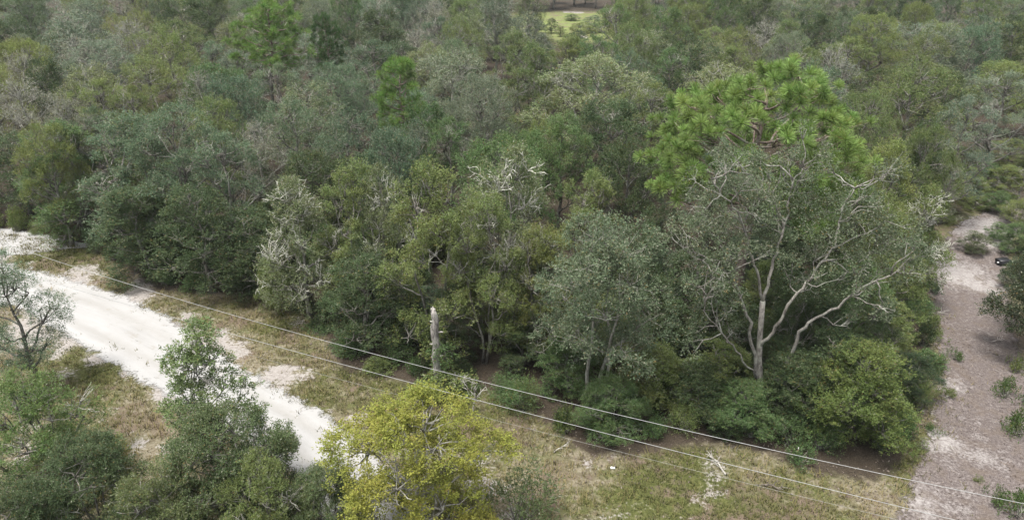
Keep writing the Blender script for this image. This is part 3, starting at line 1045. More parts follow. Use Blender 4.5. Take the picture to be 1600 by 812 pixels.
T('oak_skirt', 'oak_tree', 1350, 400, 130, GREEN, 'green oak filling the forest edge right of the white-limbed oak', D=40)
T('oak_white', 'lichen_oak', 1452, 290, 110, OLIVE, 'olive oak with pale dead branches at the bend of the driveway', D=48, group='oaks with white lichen branches', bare=WHITE)
T('oak_feathery', 'oak_tree', 1385, 300, 150, OLIVE, 'olive feathery oak between the tall pine and the driveway', D=46)
T('oak_skirt_slim', 'oak_tree', 1412, 400, 90, OLIVE, 'slim olive oak on the left edge of the driveway', D=42)
T('dense_bush', 'bush', 1366, 540, 165, (0.115, 0.155, 0.042, 0.02), 'bright green bushy thicket at the corner of grass and driveway', D=32.3, cat='bush', group='bushes at the forest edge')
T('dense_bush', 'bush', 1255, 560, 130, DARK, 'dark bush under the white-limbed oak, right of its trunk', D=33.6, cat='bush', group='bushes at the forest edge')
T('dense_bush', 'bush', 1095, 575, 120, DARK, 'dark bush between grey-green oak and white-limbed oak', D=34.5, cat='bush', group='bushes at the forest edge')
T('dense_bush', 'bush', 1170, 600, 110, GREEN, 'green bush in front of the foot of the white-limbed oak', D=33.2, cat='bush', group='bushes at the forest edge')
T('near_bush', 'bush', 1435, 555, 75, (0.045, 0.075, 0.035, 0.02), 'dark bluish green bush leaning over the driveway edge', D=36, cat='bush', group='bushes at the forest edge')
T('near_bush', 'bush', 955, 590, 110, GREEN, 'leafy green bush round the foot of the grey-green multi-stemmed oak', D=33, cat='bush', group='bushes at the forest edge')
T('shrub_round', 'bush', 692, 572, 115, OLIVE, 'leafy green bush wrapped round the foot of the snag', D=36.4, cat='bush', group='bushes at the forest edge')
T('near_bush', 'bush', 425, 395, 60, OLIVE, 'small olive bush beside the sand verge under the white-branched oak', D=47, cat='bush', group='bushes at the forest edge')

T('oak_ragged', 'mossy_oak', 1470, 248, 95, MOSSY, 'small half-bare mossy oak left of the far end of the driveway', D=59)
T('oak_skirt', 'oak_tree', 1042, 318, 105, DARK, 'added dark low oak standing in for shade in the hollow left of the pine', D=49)  # dark foliage added in place of the hollow's black shade
T('oak_skirt_slim', 'oak_tree', 1000, 345, 85, DARK, 'slim dark oak right behind the grey-green multi-stemmed oak', D=43)

for kind, cx, ty, w, d, c, lab in (
        ('oak_plume_tall', 1490, 282, 62, 66, YOLIVE, 'yellowish olive thicket tree at the very end of the driveway'),
        ('oak_plume', 1522, 262, 66, 70, OLIVE, 'olive thicket tree just right behind the end of the driveway'),
        ('oak_skirt', 1550, 254, 62, 72, GREEN, 'mid green thicket tree above the pale sand at the driveway bend'),
        ('oak_plume', 1578, 258, 62, 70, YOLIVE, 'yellowish olive tree above the right bank of the driveway'),
        ('oak_ragged', 1606, 262, 66, 68, OLIVE, 'ragged olive tree at the right border above the driveway'),
        ('oak_plume', 1500, 228, 76, 78, OLIVE, 'olive tree in the second row above the end of the driveway'),
        ('oak_ragged', 1540, 214, 80, 80, GREYG, 'ragged grey-green tree in the second row above the driveway bend'),
        ('oak_plume', 1584, 218, 80, 81, YOLIVE, 'yellowish tree in the second row near the right border'),
        ('oak_skirt', 1452, 232, 70, 70, GREYG, 'grey-green tree behind the lichen oak at the driveway bend'),
        ('oak_plume', 1632, 230, 80, 76, OLIVE, 'olive tree half out of view at the right border'),
        ('feathery_bush', 1530, 306, 44, 67, OLIVE, 'small olive bush right beside the far end of the driveway'),
        ('feathery_bush', 1566, 300, 46, 66, GREEN, 'small green bush at the foot of the green thicket tree'),
        ('feathery_bush', 1600, 312, 56, 63, YOLIVE, 'small yellowish bush at the right border above the sand'),
        ('feathery_bush', 1564, 348, 40, 60, GREEN, 'small green bush on the pale sand of the right bank'),
        ('near_bush', 1600, 350, 60, 57, GREEN, 'green bush on the right bank just above the black container'),
        ('feathery_bush', 1527, 362, 48, 57.5, (0.085, 0.105, 0.045, 0.03), 'dark olive bush jutting into the driveway left of the black container'),
        ('near_bush', 1606, 402, 50, 50.5, (0.05, 0.085, 0.042, 0.02), 'dark bluish bush just right below the black container')):
    T(kind, 'bush' if 'bush' in kind else 'oak_tree', cx, ty, w, c, lab, D=d, cat='bush' if 'bush' in kind else 'tree', group='thicket round the end of the driveway')

# the foreground below the camera
T('yellow_tree', 'yellow_tree', 644, 616, 290, YELL, 'yellow-green tree with autumn leaves in the foreground beside the sand road', D=25.2, rot=1.0, group='foreground trees')
T('airy_sapling', 'young_tree', 296, 506, 168, (0.125, 0.175, 0.062, 0.03), 'slender airy young tree standing out against the white sand road', D=29.5, group='foreground trees')
T('thin_oak', 'thin_oak', -6, 394, 125, GREYG, 'thin dark-trunked oak with sparse foliage at the left edge over the sand road', D=37, group='foreground trees')
T('near_bush', 'bush', 330, 640, 230, (0.082, 0.115, 0.045, 0.05), 'large dark green bushy tree below the slender young tree', D=26, cat='bush', group='foreground bushes')
T('feathery_bush', 'bush', 40, 590, 190, (0.10, 0.155, 0.045, 0.03), 'fresh green bush at the left below the thin oak', D=29, cat='bush', group='foreground bushes')
T('near_bush', 'bush', 120, 690, 200, DARK, 'dark bush in the lower left below the fresh green one', D=25, cat='bush', group='foreground bushes')
T('shrub_wispy', 'bush', 162, 668, 80, (0.15, 0.135, 0.035, 0.02), 'yellowing sapling bush between the dark bushes lower left', D=27.5, cat='bush', group='foreground bushes')
T('feathery_bush', 'bush', 230, 735, 180, (0.10, 0.125, 0.045, 0.06), 'olive-dark bush at the bottom edge left of the middle one', D=23.5, cat='bush', group='foreground bushes')
T('feathery_bush', 'bush', 400, 720, 140, OLIVE, 'green bush at the bottom edge beside the end of the visible sand road', D=24, cat='bush', group='foreground bushes')
T('near_bush', 'bush', 505, 728, 130, (0.09, 0.125, 0.05, 0.04), 'green bush at the bottom edge tucked left of the yellow-green tree', D=25, cat='bush', group='foreground bushes')
T('shrub_wispy', 'bush', 815, 725, 130, (0.085, 0.115, 0.045, 0.02), 'wispy light green shrub right of the yellow-green tree', D=26, cat='bush', group='foreground bushes')
T('near_bush', 'bush', 15, 760, 170, DARK, 'dark bush in the very corner lower left', D=22.5, cat='bush', group='foreground bushes')
T('dark_oak', 'oak_tree', 1668, 400, 190, (0.045, 0.060, 0.028, 0.03), 'dark-trunked oak leaning into view at the right side of the driveway', D=41.5, group='foreground trees')
for i, (cx, ty, w, d, lab) in enumerate(((1578, 585, 60, 36, 'low green plant on the driveway side, uppermost of the four'),
                                         (1600, 640, 70, 32.3, 'low green plant on the driveway side, second of the four'),
                                         (1560, 752, 55, 27.6, 'small low green plant near the bottom of the driveway'),
                                         (1600, 765, 90, 27, 'broad low green plant in the bottom corner beside the driveway'))):
    T('weed_patch', 'low_plant', cx, ty + 14, w, (0.085, 0.13, 0.042, 0.0), lab, D=gnd(cx, ty + 14 + w * 0.36)[1], cat='plant', group='low plants beside the driveway')

for cx, ty, w, d, c, lab in ((1462, 668, 40, 34.0, GREEN, 'tiny weed tuft on the left edge of the driveway by the corner thicket'), (1478, 610, 44, 35.8, OLIVE, 'olive weed tuft on the left edge of the driveway below the bluish bush'),
                             (1490, 548, 40, 38.8, GREEN, 'green weed tuft left of the driveway beside the bluish bush'), (1470, 520, 44, 41.0, OLIVE, 'olive weed tuft on the left driveway edge near the pale brushy branch'),
                             (1458, 440, 44, 47.5, GREYG, 'grey-green weed tuft on the left driveway edge above the pale brushy branch'), (1590, 560, 46, 37.6, OLIVE, 'olive weed patch just above the uppermost low plant'),
                             (1585, 665, 36, 32.2, OLIVE, 'small olive weed tuft right side of the driveway between two low plants'), (1530, 745, 26, 28.6, OLIVE, 'very small weed tuft inside the lower driveway'),
                             (1608, 610, 50, 34.6, GREYG, 'grey-green weed patch at the right border beside the driveway'), (1440, 690, 40, 32.0, OLIVE, 'olive weed tuft at the corner between grass and driveway')):
    T('weed_patch', 'weed', cx, ty, w, c, lab, D=gnd(cx, ty + w * 0.32)[1], cat='plant', group='weeds along the driveway')

# the tall pine and the two smaller ones
T('big_pine', 'pine_tree', 1204, 102, 325, PINEC, 'tall pine with a wide bright green tufted crown above the white-limbed oak', D=45, rot=0.3, group='pines')
T('pine_slim', 'pine_tree', 624, 88, 62, PINEC2, 'slim bright green pine standing alone amid grey-green oaks', D=66, group='pines')
T('pine_round', 'pine_tree', 415, 4, 110, PINEC2, 'bright green pine rising above the oaks near the top left', D=92, group='pines')
T('pine_round', 'pine_tree', 506, 24, 52, PINEDK, 'small dark green pine beside the bright pine near the top left', D=98, group='pines')


# ------------------------------------------------------------------ the white-limbed oak: every limb placed from the photograph
def white_oak():
    rng = np.random.default_rng(77)
    D0 = 34.6
    root = bpy.data.objects.new('white_limbed_oak', None)
    C.objects.link(root)
    bx, _, _ = at_depth(1188, 640, D0)
    root.location = (bx, D0, hz(bx, D0))
    tag(root, 'spreading oak with long pale grey limbs forking from its base before the tall pine', 'tree', 'trees at the edge of the forest')
    base = np.array([bx, D0, hz(bx, D0)])

    def P(px, py, dd=0.0):
        x, z, t = at_depth(px, py, D0 + dd)
        return np.array([x, D0 + dd, z]) - base
    bark = (0.22, 0.205, 0.185)
    trunk = [P(1188, 660) - np.array([0, 0, 0.2]), P(1187, 610), P(1186, 560), P(1188, 515, .1), P(1192, 470, .2)]
    g = Geo()
    tube(g, trunk, [0.28, 0.21, 0.17, 0.15, 0.14], 9, 0.06, rng)
    link('trunk', g.mesh('trunk', M_BARK, True), root, bark)
    limbs = [
        ([P(1186, 600), P(1180, 565, -.3), P(1170, 510, -.6), P(1160, 472, -.8), P(1148, 440, -1), P(1128, 415, -1.2), P(1100, 405, -1.4), P(1075, 395, -1.5)], .15),
        ([P(1192, 470, .2), P(1185, 430, .2), P(1172, 395, .1), P(1165, 365, 0), P(1150, 325, 0), P(1128, 305, -.2), P(1112, 280, -.4)], .12),
        ([P(1192, 470, .2), P(1202, 430, .5), P(1215, 385, .9), P(1228, 345, 1.2), P(1235, 310, 1.4), P(1240, 285, 1.4), P(1255, 262, 1.6)], .13),
        ([P(1188, 540), P(1204, 525, -.3), P(1222, 498, -.5), P(1235, 470, -.6), P(1262, 440, -.4), P(1285, 408, -.2), P(1305, 385, 0), P(1340, 370, .3), P(1372, 355, .5)], .14),
        ([P(1216, 640, .5), P(1214, 592, .4), P(1232, 560, .2), P(1248, 520, 0), P(1262, 505, -.1), P(1300, 485, -.4), P(1330, 460, -.6), P(1365, 440, -.8), P(1400, 425, -1), P(1425, 400, -1)], .17),
        ([P(1180, 590, -.2), P(1160, 560, -.8), P(1140, 535, -1.3), P(1120, 510, -1.7), P(1102, 490, -1.9), P(1100, 462, -2)], .07),
        ([P(1228, 345, 1.2), P(1205, 310, 1.9), P(1180, 285, 2.3), P(1160, 262, 2.5)], .08),
        ([P(1305, 385, 0), P(1312, 350, .4), P(1322, 315, .8), P(1340, 290, 1.0)], .08),
    ]
    gc, gb = Geo(), Geo()
    tufts = []
    for k, (pts, r) in enumerate(limbs):
        pts = np.array(pts)
        # a finer line with small kinks
        d = np.linspace(0, len(pts) - 1, len(pts) * 3)
        q = np.stack([np.interp(d, np.arange(len(pts)), pts[:, j]) for j in range(3)], 1)
        q[1:-1] += rng.normal(size=q[1:-1].shape) * 0.05
        g = Geo()
        tube(g, q, np.linspace(r * 0.72, 0.026, len(q)), 7, 0.12, rng)
        # side boughs from the outer half
        n0 = len(q) // 2
        for j in range(11):
            i = rng.integers(n0 - 2, len(q))
            out = norm(q[-1] - q[n0])
            dd = norm(out * 0.5 + rng.normal(size=3) * np.array([0.8, 0.8, 0.55]) + np.array([0, 0, 0.25]))
            e = q[i] + dd * rng.uniform(0.9, 2.3)
            b = crooked(rng, q[i], e, 6, 0.09)
            tube(g, b, np.linspace(0.042, 0.014, 6), 4)
            if rng.random() < 0.55:
                fan_of_twigs(gb, rng, b[-2], dd, 0.75, 3, 0.024, 3)
            tufts.append((e, dd))
            if rng.random() < 0.7:
                d2 = norm(dd + rng.normal(size=3) * 0.7)
                e2 = b[3] + d2 * rng.uniform(0.6, 1.3)
                tube(g, crooked(rng, b[3], e2, 4, 0.08), np.linspace(0.035, 0.015, 4), 3)
                tufts.append((e2, d2))
        link('limb', g.mesh('limb', M_BARK, True), root, bark)
    # foliage tufts over the fan of limbs, denser on top
    lobes = [(P(1100, 327, .4), 1.6), (P(1150, 307, .8), 1.5), (P(1085, 364, -.6), 1.5), (P(1130, 382, 0), 1.3), (P(1185, 332, 1.6), 1.6), (P(1235, 307, 1.8), 1.5), (P(1290, 332, 1.2), 1.7),
             (P(1340, 342, .8), 1.6), (P(1385, 382, .4), 1.6), (P(1290, 364, .2), 1.3), (P(1400, 414, -.6), 1.4), (P(1340, 414, -.3), 1.2), (P(1205, 377, 1.4), 1.2), (P(1085, 414, -1.3), 1.1), (P(1262, 409, .5), 1.0),
             (P(1128, 474, -1.6), .9)]
    for c, r in lobes:
        for k in range(int(4.3 * r * r)):
            d = rand_dir(rng, (1,))[0]
            d[2] = abs(d[2]) * 0.9 - 0.2
            p = c + d * r * rng.uniform(0.35, 1.0)
            tufts.append((p, norm(d + np.array([0, 0, .3]))))
            if rng.random() < 0.35:
                fan_of_twigs(gb, rng, p - d * 0.5, norm(d + np.array([0, 0, .3])), 0.8, 2, 0.02, 3)
    c = np.array([a for a, b in tufts])
    o = np.array([b for a, b in tufts])
    M, sp = len(c), 15
    d = norm(rand_dir(rng, (M, sp)) + o[:, None] * 0.4)
    Q = c[:, None] + d * (0.42 * rng.uniform(0.2, 0.9, (M, sp)))[..., None]
    Dd = norm(d * 0.8 + np.array([0, 0, 0.4]) + rng.normal(size=d.shape) * 0.3)
    leaf_quads(gc, rng, Q.reshape(-1, 3), Dd.reshape(-1, 3), rng.uniform(0.25, 0.6, M * sp), 13, 0.125, 0.055, 0.2, 0.12, 0.8)
    ob = link('bare_branches', gb.mesh('bare_branches', M_BARK), root, (0.25, 0.25, 0.215))
    ob['kind'] = 'stuff'
    link('crown', gc.mesh('crown', M_LEAF), root, (0.118, 0.152, 0.086, 0.13))
    ROOTS.append((root, bx, D0, 5.5))


white_oak()


# ------------------------------------------------------------------ the snag, dead wood, stake, wires
def snag():
    rng = np.random.default_rng(5)
    D0 = 36.8
    x0, zt, t = at_depth(678, 481, D0)
    x1, _, _ = at_depth(684, 600, D0)
    root = bpy.data.objects.new('dead_snag', None)
    C.objects.link(root)
    root.location = (x1, D0, hz(x1, D0))
    tag(root, 'broken grey dead tree trunk standing bare above the leafy bush on the verge', 'dead tree')
    n = 16
    s = np.linspace(0, 1, n)
    p = np.stack([(x0 - x1) * s + rng.normal(size=n) * 0.035, rng.normal(size=n) * 0.03, zt * s - 0.1], 1)
    r = np.interp(s, [0, 0.1, 0.5, 0.9, 1], [0.34, 0.27, 0.25, 0.2, 0.15]) * rng.uniform(0.85, 1.2, n)
    g = Geo()
    tube(g, p, r, 10, 0.12, rng)
    link('trunk', g.mesh('trunk', M_BARK, True), root, (0.27, 0.25, 0.235))
    for h, a, l in ((0.78, 0.3, 0.55), (0.62, 3.4, 0.4), (0.9, 2.6, 0.35), (0.5, 0.2, 0.45)):
        g = Geo()
        i = int(h * (n - 1))
        e = p[i] + np.array([math.cos(a) * l, -0.15, 0.28 * l])
        tube(g, crooked(rng, p[i], e, 4, 0.05), [0.11, 0.08, 0.06, 0.035], 6, 0.1, rng)
        link('stub', g.mesh('stub', M_BARK, True), root, (0.32, 0.30, 0.28))
    g = Geo()
    for k in range(5):      # jagged splinters of the break
        a = k * 1.3
        b = p[-1] + np.array([math.cos(a) * 0.08, math.sin(a) * 0.08, -0.1])
        tube(g, [b, b + np.array([0, 0, 0.15]), b + np.array([rng.normal() * 0.05, 0, rng.uniform(0.16, 0.26)])], [0.09, 0.07, 0.03], 4)
    o = link('broken_top', g.mesh('broken_top', M_BARK, True), root, (0.34, 0.32, 0.30))
    # the tuft that sprouts from the trunk half way up
    g = Geo()
    c = np.array([[0.18, -0.1, zt * 0.52], [0.5, 0, zt * 0.5], [-0.2, -0.2, zt * 0.55], [0.75, 0.1, zt * 0.46], [0.35, -0.25, zt * 0.44]])
    d = norm(rand_dir(rng, (5, 16)) + np.array([0.2, -0.2, 0]))
    leaf_quads(g, rng, (c[:, None] + d * 0.25).reshape(-1, 3), d.reshape(-1, 3), rng.uniform(0.3, 0.6, 80), 11, 0.15, 0.06, 0.14, 0.2, 0.8)
    link('foliage', g.mesh('foliage', M_LEAF), root, (*GREEN[:3], 0.0))


def bare_sapling(px, py, ty, D, label, seed):
    rng = np.random.default_rng(seed)
    x, zt, t = at_depth(px, ty, D)
    root = bpy.data.objects.new('bare_sapling', None)
    C.objects.link(root)
    root.location = (x, D, hz(x, D))
    tag(root, label, 'dead tree')
    g = Geo()
    p = crooked(rng, (0, 0, -0.1), (0.1, 0, zt * 0.6), 6, 0.03)
    tube(g, p, np.linspace(0.06, 0.04, 6), 6)
    link('trunk', g.mesh('trunk', M_BARK, True), root, (0.40, 0.38, 0.35))
    for k in range(6):
        g = Geo()
        a = rng.uniform(0, 6.28)
        s = p[rng.integers(2, 6)]
        e = s + np.array([math.cos(a) * 0.7, math.sin(a) * 0.4, rng.uniform(0.25, 0.45) * zt])
        q = crooked(rng, s, e, 6, 0.06)
        tube(g, q, np.linspace(0.035, 0.012, 6), 4)
        for j in range(4):
            i = rng.integers(1, 6)
            tube(g, crooked(rng, q[i], q[i] + rng.normal(size=3) * 0.22 + np.array([0, 0, 0.2]), 4, 0.08), np.linspace(0.018, 0.009, 4), 3)
        link('branch', g.mesh('branch', M_BARK, True), root, (0.42, 0.40, 0.37))


def fallen_branch(px, py, L, ang, label, seed, col=(0.36, 0.34, 0.31), r=0.05, group='dead branches lying on the ground'):
    rng = np.random.default_rng(seed)
    x, y = gnd(px, py)
    root = bpy.data.objects.new('fallen_branch', None)
    C.objects.link(root)
    root.location = (x, y, hz(x, y))
    root.rotation_euler = (0, 0, ang)
    tag(root, label, 'branch', group)
    g = Geo()
    q = crooked(rng, (-L / 2, 0, r), (L / 2, 0, r + 0.12), 9, 0.035)
    q[:, 2] = np.abs(q[:, 2]) + 0.02
    tube(g, q, np.linspace(r, r * 0.35, 9), 6, 0.08, rng)
    link('stem', g.mesh('stem', M_BARK, True), root, col)
    for k in range(5):
        g = Geo()
        s = q[2 + k]
        e = s + np.array([L * 0.14, rng.choice([-1, 1]) * L * rng.uniform(0.1, 0.25), rng.uniform(0.05, 0.3)])
        b = crooked(rng, s, e, 5, 0.06)
        tube(g, b, np.linspace(r * 0.5, r * 0.2, 5), 4)
        tube(g, crooked(rng, b[2], b[2] + np.array([L * 0.1, rng.normal() * 0.2, 0.1]), 4, 0.06), np.linspace(r * 0.3, r * 0.15, 4), 3)
        link('twig', g.mesh('twig', M_BARK, True), root, col)


def stake():
    x, y = gnd(1243, 722)
    root = bpy.data.objects.new('survey_stake', None)
    C.objects.link(root)
    root.location = (x, y, hz(x, y))
    tag(root, 'thin reddish stake with a pale top stuck in the grass before the dark bushes', 'stake')
    g = Geo()
    w = 0.02
    tube(g, [(0, 0, -0.1), (0, 0, 0.72)], [w, w], 4)
    link('post', g.mesh('post', plain('reddish_wood', (0.34, 0.13, 0.10))), root)
    g = Geo()
    tube(g, [(0, 0, 0.722), (0, 0, 0.88)], [w * 1.25, w * 1.1], 4)
    link('cap', g.mesh('cap', plain('pale_paint', (0.55, 0.5, 0.5))), root)


def black_bin():
    x, y = gnd(1566, 413)
    root = bpy.data.objects.new('black_bin', None)
    C.objects.link(root)
    root.location = (x, y, hz(x, y) + 0.02)
    root.rotation_euler = (0, 0, 0.15)
    tag(root, 'small black boxy container standing on pale sand at the right of the driveway', 'container')
    mb, ml = plain('black_plastic', (0.012, 0.012, 0.014), 0.45), plain('pale_plastic', (0.6, 0.6, 0.6), 0.5)

    def frustum(a, b, c, d, z0, z1):
        v = [(-a, -b, z0), (a, -b, z0), (a, b, z0), (-a, b, z0), (-c, -d, z1), (c, -d, z1), (c, d, z1), (-c, d, z1)]
        q = [(3, 2, 1, 0), (4, 5, 6, 7), (0, 1, 5, 4), (1, 2, 6, 5), (2, 3, 7, 6), (3, 0, 4, 7)]
        g = Geo()
        g.add(v, q)
        return g
    link('body', frustum(.44, .28, .5, .34, 0, .42).mesh('body', mb), root)
    link('lid', frustum(.53, .37, .46, .3, .423, .52).mesh('lid', mb), root)
    h = link('handle', frustum(.09, .05, .08, .05, .25, .34).mesh('handle', ml), root)
    h.location = (-.53, -.1, 0)


def scrap():
    x, y = gnd(957, 733)
    g = Geo()
    rng = np.random.default_rng(3)
    n = 5
    X, Y = np.meshgrid(np.linspace(-.2, .2, n), np.linspace(-.09, .09, n))
    Z = 0.06 + rng.random((n, n)) * 0.12
    top = np.stack([X, Y, Z], -1).reshape(-1, 3)
    bot = top * np.array([1.05, 1.05, 0]) + np.array([0, 0, 0.0])
    i, j = np.meshgrid(np.arange(n - 1), np.arange(n - 1), indexing='ij')
    q = np.stack([i * n + j, i * n + j + 1, (i + 1) * n + j + 1, (i + 1) * n + j], -1).reshape(-1, 4)
    rim = [k for k in range(n)] + [n * k + n - 1 for k in range(1, n)] + [n * n - 1 - k for k in range(1, n)] + [n * (n - 1 - k) for k in range(1, n - 1)]
    w = [(rim[k], rim[(k + 1) % len(rim)], rim[(k + 1) % len(rim)] + n * n, rim[k] + n * n) for k in range(len(rim))]
    g.add(np.concatenate([top, bot]), np.concatenate([q, q[:, ::-1] + n * n, np.array(w)[:, ::-1]]))
    o = link('white_scrap', g.mesh('white_scrap', plain('white_litter', (0.75, 0.75, 0.74))))
    o.scale = (.6, .6, .6)
    o.location = (x, y, hz(x, y) + 0.02)
    tag(o, 'small crumpled white scrap lying on the grass by the grey-green oak', 'litter')


def wire(name, pxs, z0, r, mat, label):
    """a wire hanging in an upright plane: its ends at height z0, the sag read from the middle"""
    a, b = np.array(gnd(*pxs[0], z0)), np.array(gnd(*pxs[-1], z0))
    d = b - a
    S_, Z_ = [], []
    for px, py in pxs:
        u, v, w = ray(px, py)
        # a + s d = t (u, v)
        m = np.array([[d[0], -u], [d[1], -v]])
        s, t = np.linalg.solve(m, -a)
        S_.append(s)
        Z_.append(CAM_H + w * t)
    co = np.polyfit(S_, Z_, 2)
    co[0] = max(co[0], 0.02)
    s = np.linspace(-0.9, 1.5, 120)
    p = np.stack([a[0] + d[0] * s, a[1] + d[1] * s, np.polyval(co, s)], 1)
    g = Geo()
    tube(g, p, r, 6)
    o = link(name, g.mesh(name, mat, True))
    tag(o, label, 'wire', 'overhead wires along the verge')


snag()
bare_sapling(738, 690, 590, 34.8, 'small bare grey sapling with forked twigs on the verge right of the snag', 8)
bare_sapling(712, 640, 590, 36.2, 'low tangle of bare grey twigs at the right foot of the snag', 14)
fallen_branch(1118, 728, 1.8, 1.9, 'grey forked dead branch lying on the grass before the white-limbed oak', 21, r=0.06)
fallen_branch(1205, 765, 1.5, -0.25, 'short dark weathered limb lying in the grass near the lower wire', 22, (0.14, 0.12, 0.10))
fallen_branch(1462, 489, 2.2, 0.2, 'pale brushy dead branch on the left edge of the driveway', 23, (0.44, 0.41, 0.38), 0.04)
fallen_branch(1560, 531, 0.9, 0.1, 'short pale stick lying on the driveway near the dark-trunked oak', 24, (0.5, 0.45, 0.42), 0.03)
fallen_branch(878, 700, 1.2, 0.7, 'thin pale twig lying left of the bush at the grey-green oak', 25, r=0.03)
stake()
black_bin()
scrap()
wire('overhead_wire', [(80, 405), (400, 503), (700, 580), (1000, 658), (1400, 745), (1590, 783)], 8.6, 0.0105, M_WIRE, 'upper pale overhead wire crossing before the forest edge and snag')
wire('overhead_wire', [(130, 455), (400, 533), (700, 612), (1000, 690), (1430, 797)], 7.7, 0.0105, M_WIRE, 'middle pale overhead wire running just below the upper one over the verge')
wire('overhead_wire', [(95, 471), (250, 513), (870, 682), (1005, 715), (1225, 767)], 6.4, 0.004, M_THIN_WIRE, 'lowest thin dull grey wire faint against the grass')


# ------------------------------------------------------------------ the forest behind: every tree a thing
LAND = [((1195, 180), 'the tall pine'), ((624, 130), 'the slim bright pine'), ((415, 60), 'the bright top-left pine'), ((890, 45), 'the grassy clearing'),
        ((262, 240), 'the three tall grey-green oaks'), ((1500, 350), 'the bend of the driveway'), ((795, 260), 'the lichen-topped olive oak'), ((60, 330), 'the sandy bend'),
        ((1560, 90), 'the grey thickets at the upper right'), ((80, 60), 'the upper left corner')]


def back_label(word, x, y, z):
    px, py = to_px(x, y, z)
    best = min(LAND, key=lambda l: math.hypot((px - l[0][0]), 1.5 * (py - l[0][1])))
    dx, dy = px - best[0][0], (py - best[0][1]) * 1.5
    a = math.degrees(math.atan2(-dy, dx)) % 360
    rel = ('right of', 'behind and right of', 'behind', 'behind and left of', 'left of', 'left in front of', 'in front of', 'right in front of')[int(((a + 22.5) % 360) // 45)]
    return word, rel, best[1], math.hypot(dx, dy)


ORD = ['nearest', 'second', 'third', 'fourth', 'fifth', 'sixth', 'seventh', 'eighth', 'ninth', 'tenth', 'eleventh', 'twelfth', 'thirteenth', 'fourteenth', 'fifteenth']
PENDING = []
KINDS = {  # word, prototype choices, colour
    'dark': ('dark green oak', ('oak_round', 'oak_tall', 'oak_skirt'), DARK),
    'green': ('mid green oak', ('oak_fine', 'oak_broad', 'oak_tall', 'oak_ragged'), GREEN),
    'greyg': ('grey-green oak', ('oak_fine', 'oak_broad', 'oak_feathery', 'oak_ragged'), GREYG),
    'grey': ('pale grey-green oak', ('oak_lichen', 'oak_ragged', 'oak_fine', 'oak_lichen_tall'), GREY2),
    'olive': ('olive green oak', ('oak_feathery', 'oak_plume', 'oak_fine', 'oak_ragged'), OLIVE),
    'yolive': ('yellowish olive oak', ('oak_broad', 'oak_feathery'), YOLIVE),
    'lich': ('lichen-flecked olive oak', ('oak_lichen', 'oak_lichen_tall'), LICH),
    'mossy': ('half-bare grey-brown mossy oak', ('oak_bare',), MOSSY),
}
prng = random.Random(12)


def back(kind, x, y, Ht, Wd):
    word, protos, col = KINDS[kind]
    f = prng.uniform(0.82, 1.2)
    g = prng.uniform(-0.08, 0.08)
    col = (col[0] * f * (1 + g), col[1] * f, col[2] * f * (1 - g), col[3])
    o = plant(prng.choice(protos), 'oak_tree' if kind not in ('mossy', 'lich') else ('mossy_oak' if kind == 'mossy' else 'lichen_oak'), x, y, Ht, Wd, prng.uniform(0, 6.28), col, '', 'tree', 'oaks of the forest behind')
    PENDING.append((o, back_label(word, x, y, Ht * 0.8)))


def B(kind, cx, ty, wpx, h=12.0):
    a, b, c = ray(cx, ty)
    D = b * (h - CAM_H) / c
    x, z, t = at_depth(cx, ty, D)
    back(kind, x, D, z, wpx * t / F)


# crowns that can be told apart in the photograph: kind, centre, top, width
for row in (
    ('greyg', 452, 150, 150), ('greyg', 540, 165, 140), ('dark', 480, 232, 130, 10), ('dark', 560, 236, 110, 9.5), ('greyg', 610, 190, 120), ('green', 700, 182, 130, 11.5),
    ('grey', 760, 120, 130), ('grey', 705, 75, 150, 13), ('green', 830, 200, 110, 10.5), ('lich', 935, 85, 210, 13.5), ('olive', 1020, 128, 130), ('dark', 985, 215, 120, 10), ('green', 880, 180, 100, 11),
    ('yolive', 850, 180, 80, 10), ('dark', 1080, 55, 130, 13), ('green', 1050, 75, 120), ('olive', 1150, 70, 110), ('olive', 1300, 165, 120), ('olive', 1360, 140, 130), ('olive', 1440, 90, 170, 13.5), ('olive', 1330, 60, 130),
    ('grey', 1580, 110, 150), ('grey', 1520, 150, 140), ('olive', 1460, 190, 120), ('dark', 1450, 180, 90), ('olive', 1395, 215, 130),
    ('olive', 1345, 255, 120, 11),
    ('mossy', 22, 120, 120), ('mossy', 95, 150, 90), ('dark', 70, 90, 90), ('olive', 150, 120, 130), ('yolive', 225, 85, 140), ('yolive', 265, 30, 140, 12.5), ('mossy', 310, 110, 90), ('olive', 60, 190, 110, 11), ('greyg', 140, 165, 100, 11),
    ('olive', 330, 150, 120), ('greyg', 360, 110, 120), ('greyg', 430, 95, 120), ('greyg', 520, 95, 120), ('greyg', 580, 60, 120), ('olive', 200, 130, 110), ('grey', 640, 190, 90, 11), ('green', 665, 160, 90),
):
    B(*row)

for cx, ty, w, d, c, lab in ((862, 28, 22, 190, DARK, 'dark upright bush in the middle of the grassy clearing'), (893, 22, 24, 215, GREEN, 'round green bush at the back of the grassy clearing'),
                             (838, 30, 26, 196, OLIVE, 'pale olive bush at the left side of the grassy clearing'), (876, 40, 18, 184, OLIVE, 'small olive bush at the front of the grassy clearing'),
                             (930, 24, 44, 192, GREYG, 'broad grey-green bush at the right side of the grassy clearing'), (852, 50, 22, 178, YOLIVE, 'low yellowish bush at the near edge of the grassy clearing')):
    T('oak_skirt', 'bush', cx, ty, w, c, lab, D=d, cat='bush', group='bushes in the clearing')

